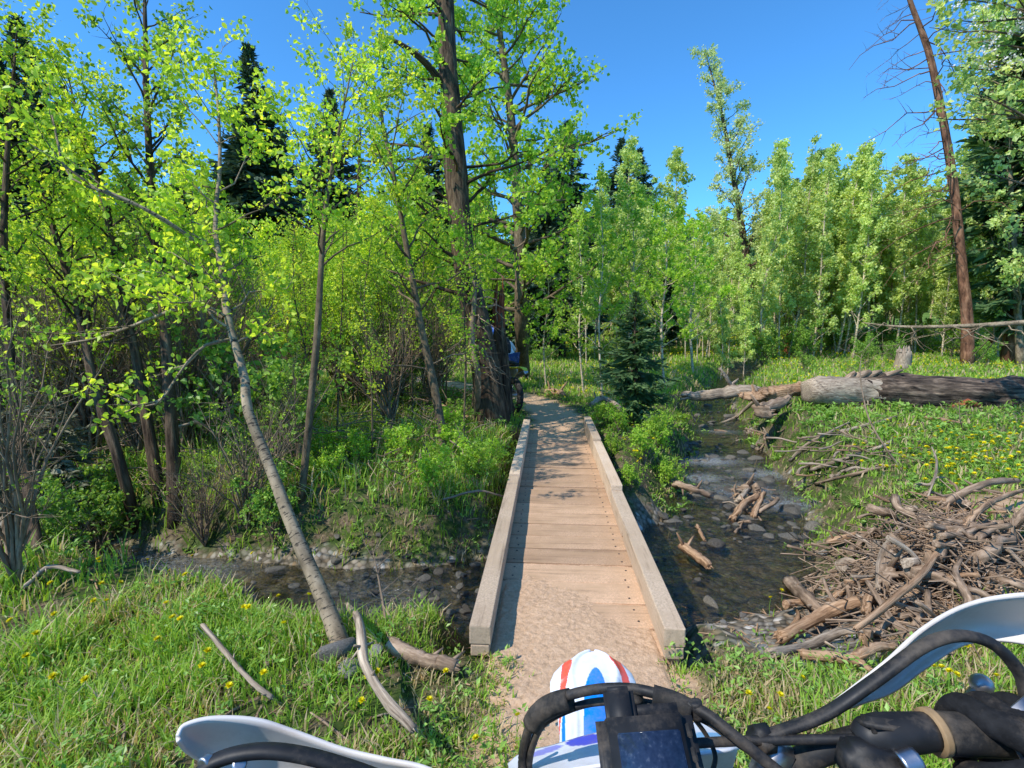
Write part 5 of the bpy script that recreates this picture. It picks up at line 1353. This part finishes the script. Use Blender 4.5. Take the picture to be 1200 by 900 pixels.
def skin_body(name, verts, edges, radii, mat, parent, lvl=2):
    me = bpy.data.meshes.new(name); me.from_pydata([tuple(v) for v in verts], edges, []); me.materials.append(mat)
    o = link(name, me, parent); md = o.modifiers.new('skin', 'SKIN'); md.use_smooth_shade = True
    sk = me.skin_vertices[0].data
    for i, r in enumerate(radii): sk[i].radius = (r, r) if not isinstance(r, tuple) else r
    sk[0].use_root = True
    ms = o.modifiers.new('sub', 'SUBSURF'); ms.levels = lvl; ms.render_levels = lvl
    return o

# rider ahead, half hidden by the big trunk
g = GB(591, 479, 0)
m2 = empty('motorcycle', g, .42); m2['label'] = 'muddy motorcycle with yellow rear fender stopped beyond the bridge, half behind the big trunk'; m2['category'] = 'motorcycle'
bike_body(m2, col=('white_plastic', 'yellow_plastic'))
tube_obj('handlebar', [(-.38, .5, 1.12), (-.2, .6, 1.08), (0, .64, 1.05), (.2, .6, 1.08), (.38, .5, 1.12)], .012, M['black_plastic'], m2, 24, loc=(0, 0, 0))
tube_obj('front_fender', [(0, .78, .80), (0, 1.0, .80), (0, 1.25, .74)], .08, M['white_plastic'], m2, 14, flat=.2, rads=[.05, .08, .04], loc=(0, 0, 0))
obox('number_plate', (0, -.93, .78), (.16, .012, .11), Matrix.Rotation(.35, 3, 'X'), M['white_plastic'], m2, .004)
m2.scale = (.88,) * 3
r2 = empty('person', g, .42); r2.scale = (.88,) * 3; tag(r2, 'rider in pale and blue jersey seated on the motorcycle beyond the bridge', 'person')
vs = [(0, -.18, 1.0), (-.01, -.08, 1.14), (-.03, .08, 1.26), (-.04, .20, 1.36), (-.05, .27, 1.44), (-.05, .30, 1.50),
      (-.2, .12, 1.30), (-.36, .26, 1.16), (-.34, .48, 1.12), (.15, .12, 1.30), (.33, .26, 1.16), (.34, .44, 1.14),
      (-.13, -.1, .97), (-.2, .32, .88), (-.2, .14, .45), (-.2, .26, .38), (.13, -.1, .97), (.2, .32, .88), (.2, .14, .45), (.2, .26, .38)]
es = [(0, 1), (1, 2), (2, 3), (3, 4), (4, 5), (2, 6), (6, 7), (7, 8), (2, 9), (9, 10), (10, 11), (0, 12), (12, 13), (13, 14), (14, 15), (0, 16), (16, 17), (17, 18), (18, 19)]
rs = [.15, .14, .16, .07, .06, .06, .075, .05, .04, .075, .05, .04, .10, .075, .06, .05, .10, .075, .06, .05]
skin_body('jersey_and_body', vs, es, rs, M['cloth_white'], r2)
skin_body('trousers', [(v[0] * 1.02, v[1], v[2] + .002) for v in [vs[0], vs[12], vs[13], vs[14], vs[16], vs[17], vs[18]]], [(0, 1), (1, 2), (2, 3), (0, 4), (4, 5), (5, 6)], [.16, .115, .09, .075, .115, .09, .075], M['cloth_blue'], r2)
bm = bmesh.new(); bmesh.ops.create_icosphere(bm, subdivisions=3, radius=.145)
for v in bm.verts:
    v.co.y *= 1.18
    if v.co.y > .08 and v.co.z < -.02: v.co.y += .05
me = bpy.data.meshes.new('helmet'); bm.to_mesh(me); bm.free(); me.materials.append(M['blue_plastic']); me.polygons.foreach_set('use_smooth', [True] * len(me.polygons)); link('helmet', me, r2, (-.05, .32, 1.54))
tube_obj('backpack', [(0, -.19, 1.12), (-.01, -.10, 1.28), (-.03, .02, 1.40)], .12, M['black_plastic'], r2, 14, flat=.6, rads=[.08, .13, .13, .07], loc=(0, 0, 0))

# our own motorcycle
BX = .15
mo = empty('motorcycle', (BX, -.3, 0)); tag(mo, 'white and blue motorcycle in the foreground seen over its handlebar', 'motorcycle')
bike_body(mo, col=('white_plastic', 'white_plastic'))
off = np.array([BX, -.3, 0])
def w(px, py, t): return W(px, py, t)
# front fender with painted stripes
pm, nt, out = new_mat('striped_fender_paint'); d = N(nt, 'ShaderNodeBsdfPrincipled', Roughness=.3); _tc = N(nt, 'ShaderNodeTexCoord'); _nd = N(nt, 'ShaderNodeTexNoise', Scale=14.0, Detail=8.0, Roughness=.75); nt.links.new(_tc.outputs['Object'], _nd.inputs['Vector']); _df = ramp(nt, [(.48, (0, 0, 0)), (.8, (.6, .6, .6))], _nd.outputs['Fac']); nt.links.new(mix(nt, _df.outputs[0], attr(nt, 'paint', 'Color'), (.42, .33, .24)), d.inputs['Base Color']); d.inputs['Coat Weight'].default_value = .3
n_ = N(nt, 'ShaderNodeTexNoise', Scale=90.0, Detail=4.0); nt.links.new(bump(nt, n_.outputs['Fac'], .03, .002), d.inputs['Normal']); nt.links.new(d.outputs[0], out.inputs['Surface'])
pys = np.concatenate([np.linspace(764, 790, 40), np.linspace(791, 925, 110)])
tt_ = np.interp(pys, [764, 800, 830, 870, 925], [1.13, 1.05, .99, .90, .80]); cx = np.interp(pys, [764, 800, 870, 925], [694, 696, 697, 699])
hw = np.interp(pys, [764, 765.5, 768, 772, 778, 785, 790, 800, 815, 840, 870, 925], [5, 16, 27, 37, 45, 49.5, 50, 47, 42, 40, 40, 42])
U = np.linspace(-1, 1, 121); rows = []; cols_ = []
WH, BL, RD, DB = (.80, .80, .84), (.0, .22, .78), (.85, .10, .06), (.08, .10, .62)
for i, py in enumerate(pys):
    base = w(cx[i], py, tt_[i]); hm_ = hw[i] / 600 * tt_[i]
    r = np.stack([base[0] + U * hm_, np.full_like(U, base[1]) , base[2] - (.022 + .01 * (py > 790)) * U ** 2 * min(1, (py - 760) / 30) - .010 * np.abs(U) ** 6 + .006 * np.exp(-(np.abs(U) - .55) ** 2 / .01)], 1)
    rows.append(r - off); c = np.tile(WH, (121, 1)); X = cx[i] + U * hw[i]
    bw = 13.5 * math.sqrt(max(0, min(1, (py - 783) / 26))); c[np.abs(X - 698) < bw] = BL
    if 812 < py: c[np.abs(X - 661.5) < min(2, (py - 812) * .1)] = BL
    lc = np.interp(py, [770, 808, 850], [666, 658.5, 656]); lw = np.interp(py, [770, 775, 800, 822, 850], [2.5, 6, 3.6, 1.2, 0]); c[np.abs(X - lc) < lw] = RD
    rc = np.interp(py, [766, 785, 808, 850], [716, 730, 741, 736]); rw_ = np.interp(py, [766, 772, 795, 815, 850], [5, 6.5, 4.5, 1.5, 0]); c[np.abs(X - rc) < rw_] = RD
    cols_.append(c)
loft('front_fender', rows, pm, mo, .004, colors=np.array(cols_))
# headlight shroud
tx = np.linspace(0, 1, 90); top = spline([(596, 896), (612, 884), (650, 874), (692, 862), (740, 853), (800, 848), (848, 853), (866, 868)], 90); bot = spline([(600, 915), (620, 912), (660, 905), (692, 900), (740, 893), (800, 886), (850, 880), (866, 876)], 90)
rows = []; cols_ = []
for j in range(30):
    s = j / 29; q = top * (1 - s) + bot * s; tz = .66 - .09 * s + .03 * (np.abs(tx - .5) * 2) ** 2
    rows.append(np.array([w(a, b, c) for (a, b), c in zip(q, tz)]) - off)
    c = np.tile(WH, (90, 1)); X, Y = q[:, 0], q[:, 1]
    c[((X - 690) / 26) ** 2 + ((Y - (869 - (X - 690) * .16)) / 6) ** 2 < 1] = DB
    c[((X - 640) / 20) ** 2 + ((Y - (882 - (X - 640) * .3)) / 3.5) ** 2 < 1] = (.3, .3, .75)
    c[((X - 830) / 24) ** 2 + ((Y - 864) / 4) ** 2 < 1] = (.25, .5, .75)
    cols_.append(c)
loft('headlight_shroud', rows, pm, mo, .004, colors=np.array(cols_))
# forward face of the shroud, closing it down to the fork
rows = []
for j in range(8):
    s = j / 7; q = top; tz = .66 + .03 * (np.abs(tx - .5) * 2) ** 2 + .02 * math.sin(s * PI)
    rows.append(np.array([w(a, b, c) for (a, b), c in zip(q, tz)]) * np.array([1 - .15 * s, 1, 1]) + np.array([BX * .15 * s, .03 * s, -.22 * s]) - off)
loft('headlight_face', rows, M['white_plastic'], mo, .004)
obox('instrument_housing', w(735, 985, .56), (.19, .10, .07), Matrix.Rotation(-.2, 3, 'X'), M['black_plastic'], mo, .012)
obox('fork_clamp', (BX, .43, .99), (.27, .07, .035), Matrix.Rotation(-.3, 3, 'X'), M['dark_metal'], mo, .008)
obox('fork_clamp', (BX, .48, .86), (.26, .07, .035), Matrix.Rotation(-.3, 3, 'X'), M['dark_metal'], mo, .008)
# bar
gl_, gr_ = w(250, 985, .44), w(1330, 868, .44)
tube_obj('handlebar', [gl_, w(420, 975, .45), w(600, 985, .49), w(740, 960, .5), w(860, 930, .49), w(985, 872, .46), w(1100, 862, .44), gr_], .0115, M['black_plastic'], mo, 60)
tube_obj('throttle_cable', [w(770, 874, .47), w(850, 869, .47), w(930, 867, .46), w(1012, 866, .445)], .0042, M['black_plastic'], mo, 30)
# right handguard
def guard(topp, botp, bulge, name='handguard'):
    a = spline(topp, 60); b_ = spline(botp, 60); rows = []
    for j in range(14):
        s = j / 13; q = a * (1 - s) + b_ * s; q[:, 2] = q[:, 2] + bulge * math.sin(s * PI) * np.sin(np.linspace(.05, .95, 60) * PI)
        rows.append(np.array([w(*p) for p in q]) - off)
    return loft(name, rows, M['white_plastic'], mo, .0035)
hg = guard([(966, 832, .47), (1000, 806, .475), (1040, 774, .48), (1080, 738, .485), (1125, 712, .485), (1175, 699, .48), (1235, 697, .47), (1300, 715, .45)],
           [(970, 838, .465), (1005, 826, .49), (1045, 812, .51), (1085, 782, .52), (1130, 755, .52), (1180, 752, .51), (1240, 765, .49), (1300, 790, .46)], .025)
tube_obj('strut', [w(882, 870, .475), w(900, 862, .47), w(965, 838, .465), (w(1025, 798, .462)), w(1082, 757, .46), w(1125, 745, .46), w(1165, 756, .455), w(1196, 790, .45), w(1215, 835, .445), w(1290, 850, .44)], .0072, M['black_plastic'], mo, 50, flat=.7)
obox('strut_clamp', w(893, 866, .472), (.026, .024, .022), Matrix.Rotation(.2, 3, 'Z'), M['black_plastic'], mo, .006)
obox('clamp_bracket', w(905, 892, .475), (.03, .02, .04), Matrix.Rotation(.3, 3, 'Y'), M['silver'], mo, .004)
# inner silver bracket right edge
loft('guard_bracket', np.array([[w(1165, 850, .43), w(1185, 828, .43), w(1205, 812, .43)], [w(1190, 880, .42), w(1205, 865, .42), w(1225, 850, .42)], [w(1205, 905, .41), w(1220, 895, .41), w(1245, 880, .41)]]) - off, M['silver'], mo, .003)
# left handguard
guard([(208, 862, .455), (217, 849, .462), (250, 841, .47), (300, 843, .478), (345, 857, .482), (400, 877, .482), (450, 889, .478), (500, 900, .472), (560, 930, .46)],
      [(209, 868, .452), (220, 882, .47), (250, 900, .49), (300, 925, .50), (345, 935, .51), (400, 940, .51), (450, 945, .50), (500, 945, .49), (560, 950, .46)], .015)
tube_obj('strut', [w(215, 945, .43), w(236, 905, .44), w(262, 888, .445), w(305, 880, .448), w(350, 884, .45), (w(400, 897, .452)), w(460, 918, .455), w(560, 955, .46)], .0085, M['black_plastic'], mo, 40, flat=.7)
tube_obj('guard_bolt', [w(281, 895, .44), w(281, 897, .45)], .006, M['silver'], mo, 4)
tube_obj('mount_knob', [w(237, 897, .438), w(246, 890, .445)], .006, M['silver'], mo, 6)
# throttle housing, strap, grip, lever
tube_obj('throttle_housing', [w(1004, 868, .445), w(1020, 864, .443), (w(1052, 860, .44)), w(1092, 857, .437)], .015, M['black_plastic'], mo, 24, rads=[.010, .0155, .0175, .016, .0145], sides=18)
obox('throttle_cover', w(1045, 851, .44), (.052, .022, .012), Matrix.Rotation(.12, 3, 'Y') @ Matrix.Rotation(-.5, 3, 'X'), M['black_plastic'], mo, .004)
obox('starter_switch', w(1018, 893, .43), (.045, .03, .03), Matrix.Rotation(.1, 3, 'Y'), M['black_plastic'], mo, .006)
tube_obj('brake_clamp', [w(1055, 898, .42), w(1075, 892, .42)], .011, M['silver'], mo, 8)
tube_obj('grip_strap', [w(1090, 858, .437), w(1098, 857, .437)], .0185, M['tan_rubber'], mo, 6, sides=20)
tube_obj('grip', [w(1100, 859, .437), gr_], .0165, M['rubber'], mo, 30, sides=18)
lv = tube_obj('brake_lever', [w(1050, 880, .45), w(1085, 860, .47), w(1112, 838, .49), w(1135, 820, .50), w(1150, 803, .50)], .005, M['silver'], mo, 24, rads=[.008, .006, .0055, .0055, .006])
bm = bmesh.new(); bmesh.ops.create_icosphere(bm, subdivisions=3, radius=.0098); me = bpy.data.meshes.new('lever_tip'); bm.to_mesh(me); bm.free(); me.materials.append(M['silver']); me.polygons.foreach_set('use_smooth', [True] * len(me.polygons))
link('lever_tip', me, lv, tuple(w(1150, 802, .50) - off))
tube_obj('clutch_lever', [w(480, 960, .46), w(420, 945, .49), w(330, 940, .50), w(260, 950, .50)], .005, M['silver'], mo, 20)
# hoses
for (dy, dt, r) in [(0, 0, .0052), (15, .012, .0042)]:
    tube_obj('hose', [w(612 + dy * .6, 905 + dy, .60), w(613 + dy * .5, 880 + dy * .6, .60), w(622 + dy * .6, 850 + dy * .4, .58), w(645 + dy * .3, 824 + dy, .56), w(690, 809 + dy, .54 + dt), w(740, 807 + dy, .52 + dt), w(785, 818 + dy * .8, .50 + dt), w(825, 835 + dy * .5, .48 + dt), w(860, 862 + dy * .3, .46 + dt), w(892, 888, .45), w(925, 915, .44)], r, M['black_plastic'], mo, 60)
tube_obj('hose_sleeve', [w(624, 848, .573), w(634, 834, .565), w(652, 824, .556), w(668, 820, .55)], .0115, M['rubber'], mo, 16)
tube_obj('hose_sleeve', [w(765, 815, .505), w(790, 823, .498), w(812, 834, .488)], .0100, M['rubber'], mo, 16)
tube_obj('thin_cable', [w(812, 840, .485), w(828, 862, .49), w(838, 885, .48), w(835, 905, .47)], .0022, M['black_plastic'], mo, 20)
tube_obj('cable_tie', [w(815, 822, .486), w(818, 842, .486)], .006, M['black_plastic'], mo, 6)
tube_obj('cable_tie', [w(744, 805, .52), w(748, 822, .52)], .006, M['black_plastic'], mo, 6)
tube_obj('silver_line', [w(622, 860, .61), w(617, 880, .61), w(615, 905, .61)], .004, M['silver'], mo, 10)
# satellite navigator
cen = Vector(w(763, 899, .41)); nrm_ = (Vector((0, 0, CAMZ)) - cen).normalized(); nrm_ = (nrm_ + Vector((0, 0, .25))).normalized()
xax = Vector((1, 0.0, .03)); yax = nrm_.cross(xax).normalized(); xax = yax.cross(nrm_).normalized()
Rg = Matrix((xax, yax, nrm_)).transposed()
gp_ = obox('navigator', cen, (.080, .085, .030), Rg, M['black_plastic'], mo, .010, 5)
sm, nt, out = new_mat('navigator_screen'); tcn = N(nt, 'ShaderNodeTexCoord'); n_ = N(nt, 'ShaderNodeTexNoise', Scale=260.0, Detail=6.0); nt.links.new(tcn.outputs['Object'], n_.inputs['Vector'])
r_ = ramp(nt, [(.3, (.01, .017, .04)), (.6, (.02, .032, .065)), (.7, (.05, .065, .10))], n_.outputs['Fac']); d = N(nt, 'ShaderNodeBsdfPrincipled', Roughness=.12); nt.links.new(r_.outputs[0], d.inputs['Base Color']); nt.links.new(d.outputs[0], out.inputs['Surface'])
def sub_box(name, c, size, mat, bev, rot=Matrix.Identity(3)):
    bm = bmesh.new(); bmesh.ops.create_cube(bm, size=1); bmesh.ops.transform(bm, matrix=Matrix.Diagonal((*size, 1)), verts=bm.verts); bmesh.ops.bevel(bm, geom=list(bm.edges), offset=bev, segments=4, affect='EDGES')
    me = bpy.data.meshes.new(name); bm.to_mesh(me); bm.free(); me.materials.append(mat); me.polygons.foreach_set('use_smooth', [True] * len(me.polygons)); return link(name, me, gp_, c)
sub_box('screen', (.002, -.008, .0155), (.050, .058, .003), sm, .001)
sub_box('antenna', (-.0175, .034, .001), (.026, .046, .021), M['black_plastic'], .004)
for q in range(3): sub_box('button', (.034, .02 - q * .016, .0152), (.004, .010, .002), M['rubber'], .0007)

# ------------------------------------------------------------------ the rider whose hand holds the grip
pe = empty('person', (.12, -.55, 0)); tag(pe, 'foreground rider in black glove holding the right grip of the motorcycle', 'person')
po = np.array([.12, -.55, 0])
gx = lambda px: w(px, 866, .437)
K = gx(1180)   # middle of the grip under the hand
kx, ky, kz = K
vs = [(.12, -.55, .98), (.12, -.58, 1.16), (.12, -.52, 1.40), (.12, -.47, 1.56), (.12, -.44, 1.68),
      (.32, -.50, 1.46), (.60, -.22, 1.20), (kx + .075, ky - .14, kz + .005),
      (-.08, -.50, 1.46), (-.42, -.22, 1.20), (-.24, ky - .14, 1.03),
      (.24, -.45, .96), (.38, -.02, .86), (.38, -.12, .45), (0.0, -.45, .96), (-.08, -.02, .86), (-.08, -.12, .45)]
es = [(0, 1), (1, 2), (2, 3), (3, 4), (2, 5), (5, 6), (6, 7), (2, 8), (8, 9), (9, 10), (0, 11), (11, 12), (12, 13), (0, 14), (14, 15), (15, 16)]
rs = [.15, .14, .15, .07, .10, .08, .05, .036, .08, .05, .036, .10, .08, .06, .10, .08, .06]
skin_body('body', [tuple(np.array(v) - po) for v in vs], es, rs, M['cloth_blue'], pe)
def glove(kx, ky, kz, s, nm='glove'):
    """gloved hand closed round a bar running along x; s=+1 right hand"""
    root_ = None
    V = [(kx + .020 * s, ky - .030, kz + .018), (kx + .040 * s, ky - .075, kz + .014), (kx + .066 * s, ky - .125, kz + .010), (kx + .075 * s, ky - .17, kz + .002)]
    E = [(0, 1), (1, 2), (2, 3)]; R_ = [(.030, .020), (.032, .022), (.030, .026), (.036, .034)]
    # fingers: knuckle over the bar, then down its front and back under
    for i, (dx, ln) in enumerate([(-.028, .95), (-.007, 1.05), (.014, 1.0), (.034, .85)]):
        b0 = len(V)
        V += [(kx + dx * s + .004 * s, ky - .008, kz + .021), (kx + dx * s, ky + .020 * ln, kz + .020), (kx + (dx - .001) * s, ky + .030 * ln, kz + .002), (kx + (dx - .001) * s, ky + .017, kz - .020), (kx + dx * s, ky - .002, kz - .025)]
        E += [(0, b0), (b0, b0 + 1), (b0 + 1, b0 + 2), (b0 + 2, b0 + 3), (b0 + 3, b0 + 4)]; R_ += [.0125, .0118, .0108, .0098, .0085]
    b0 = len(V)
    V += [(kx - .012 * s, ky - .052, kz + .012), (kx - .036 * s, ky - .036, kz - .006), (kx - .042 * s, ky - .014, kz - .022), (kx - .034 * s, ky + .002, kz - .030)]
    E += [(1, b0), (b0, b0 + 1), (b0 + 1, b0 + 2), (b0 + 2, b0 + 3)]; R_ += [.016, .0135, .012, .010]
    return skin_body(nm, [tuple(np.array(v) - po) for v in V], E, R_, M['glove'], pe, 2)
glove(kx, ky, kz, 1)
c1 = np.array([kx + .055, ky - .108, kz + .014]); 
tube_obj('cuff_strap', [c1 + (-.004, .006, .002), c1 + (.004, -.006, -.002)], .037, M['tan_rubber'], pe, 6, sides=22)
tube_obj('grey_cuff', [c1 + (.006, -.010, -.001), c1 + (.02, -.045, -.006)], .036, M['glove_grey'], pe, 8, sides=22)
KL = w(330, 980, .445); glove(KL[0], KL[1], KL[2], -1)
bm = bmesh.new(); bmesh.ops.create_icosphere(bm, subdivisions=3, radius=.15)
for v in bm.verts:
    v.co.y *= 1.18
    if v.co.y > .08 and v.co.z < -.02: v.co.y += .05
me = bpy.data.meshes.new('helmet'); bm.to_mesh(me); bm.free(); me.materials.append(M['white_plastic']); me.polygons.foreach_set('use_smooth', [True] * len(me.polygons)); link('helmet', me, pe, (0, .12, 1.78))

# ------------------------------------------------------------------ clean up, light, sky, camera
for nm_, used in FIRST.items():
    if used:
        o = bpy.data.objects.get(nm_)
        if o:
            for c in kids(o): bpy.data.objects.remove(c)
            bpy.data.objects.remove(o)
sun_vec = Vector((-.78, -.50, 1.04)).normalized()
el = math.asin(sun_vec.z)
Ls = bpy.data.lights.new('sun', 'SUN'); Ls.energy = 5.0; Ls.angle = math.radians(.53); Ls.color = (1, .955, .88)
so = bpy.data.objects.new('sun', Ls); COL.objects.link(so); so.rotation_euler = sun_vec.to_track_quat('Z', 'Y').to_euler(); so.location = (-10, 3, 14)
wd_ = bpy.data.worlds.new('World'); SC.world = wd_; wd_.use_nodes = True; nt = wd_.node_tree; nt.nodes.clear()
sk = nt.nodes.new('ShaderNodeTexSky'); sk.sky_type = 'NISHITA'; sk.sun_disc = False; sk.sun_elevation = el
sk.sun_rotation = math.atan2(sun_vec.x, sun_vec.y); sk.altitude = 1800; sk.air_density = 1.0; sk.dust_density = .2; sk.ozone_density = 2.5
mu = nt.nodes.new('ShaderNodeMix'); mu.data_type = 'RGBA'; mu.blend_type = 'MULTIPLY'; mu.inputs[0].default_value = 1; mu.inputs[7].default_value = (.66, 1.5, 2.0, 1)
bg = nt.nodes.new('ShaderNodeBackground'); bg.inputs['Strength'].default_value = .15; ow = nt.nodes.new('ShaderNodeOutputWorld')
nt.links.new(sk.outputs[0], mu.inputs[6]); nt.links.new(mu.outputs[2], bg.inputs['Color']); nt.links.new(bg.outputs[0], ow.inputs[0])
cam = bpy.data.cameras.new('camera'); co_ = bpy.data.objects.new('camera', cam); COL.objects.link(co_)
cam.lens = 18; cam.sensor_width = 36; cam.clip_end = 2000; cam.clip_start = .02
co_.location = (0, 0, CAMZ); co_.rotation_euler = (PI / 2 - math.atan2(65, 600), 0, 0); SC.camera = co_
SC.view_settings.view_transform = 'Standard'; SC.view_settings.look = 'None'; SC.view_settings.exposure = 0
cy = SC.cycles; cy.max_bounces = 6; cy.diffuse_bounces = 3; cy.glossy_bounces = 3; cy.transmission_bounces = 4; cy.transparent_max_bounces = 8; cy.caustics_reflective = False; cy.caustics_refractive = False
cy.sample_clamp_indirect = 6
cy.use_denoising = True
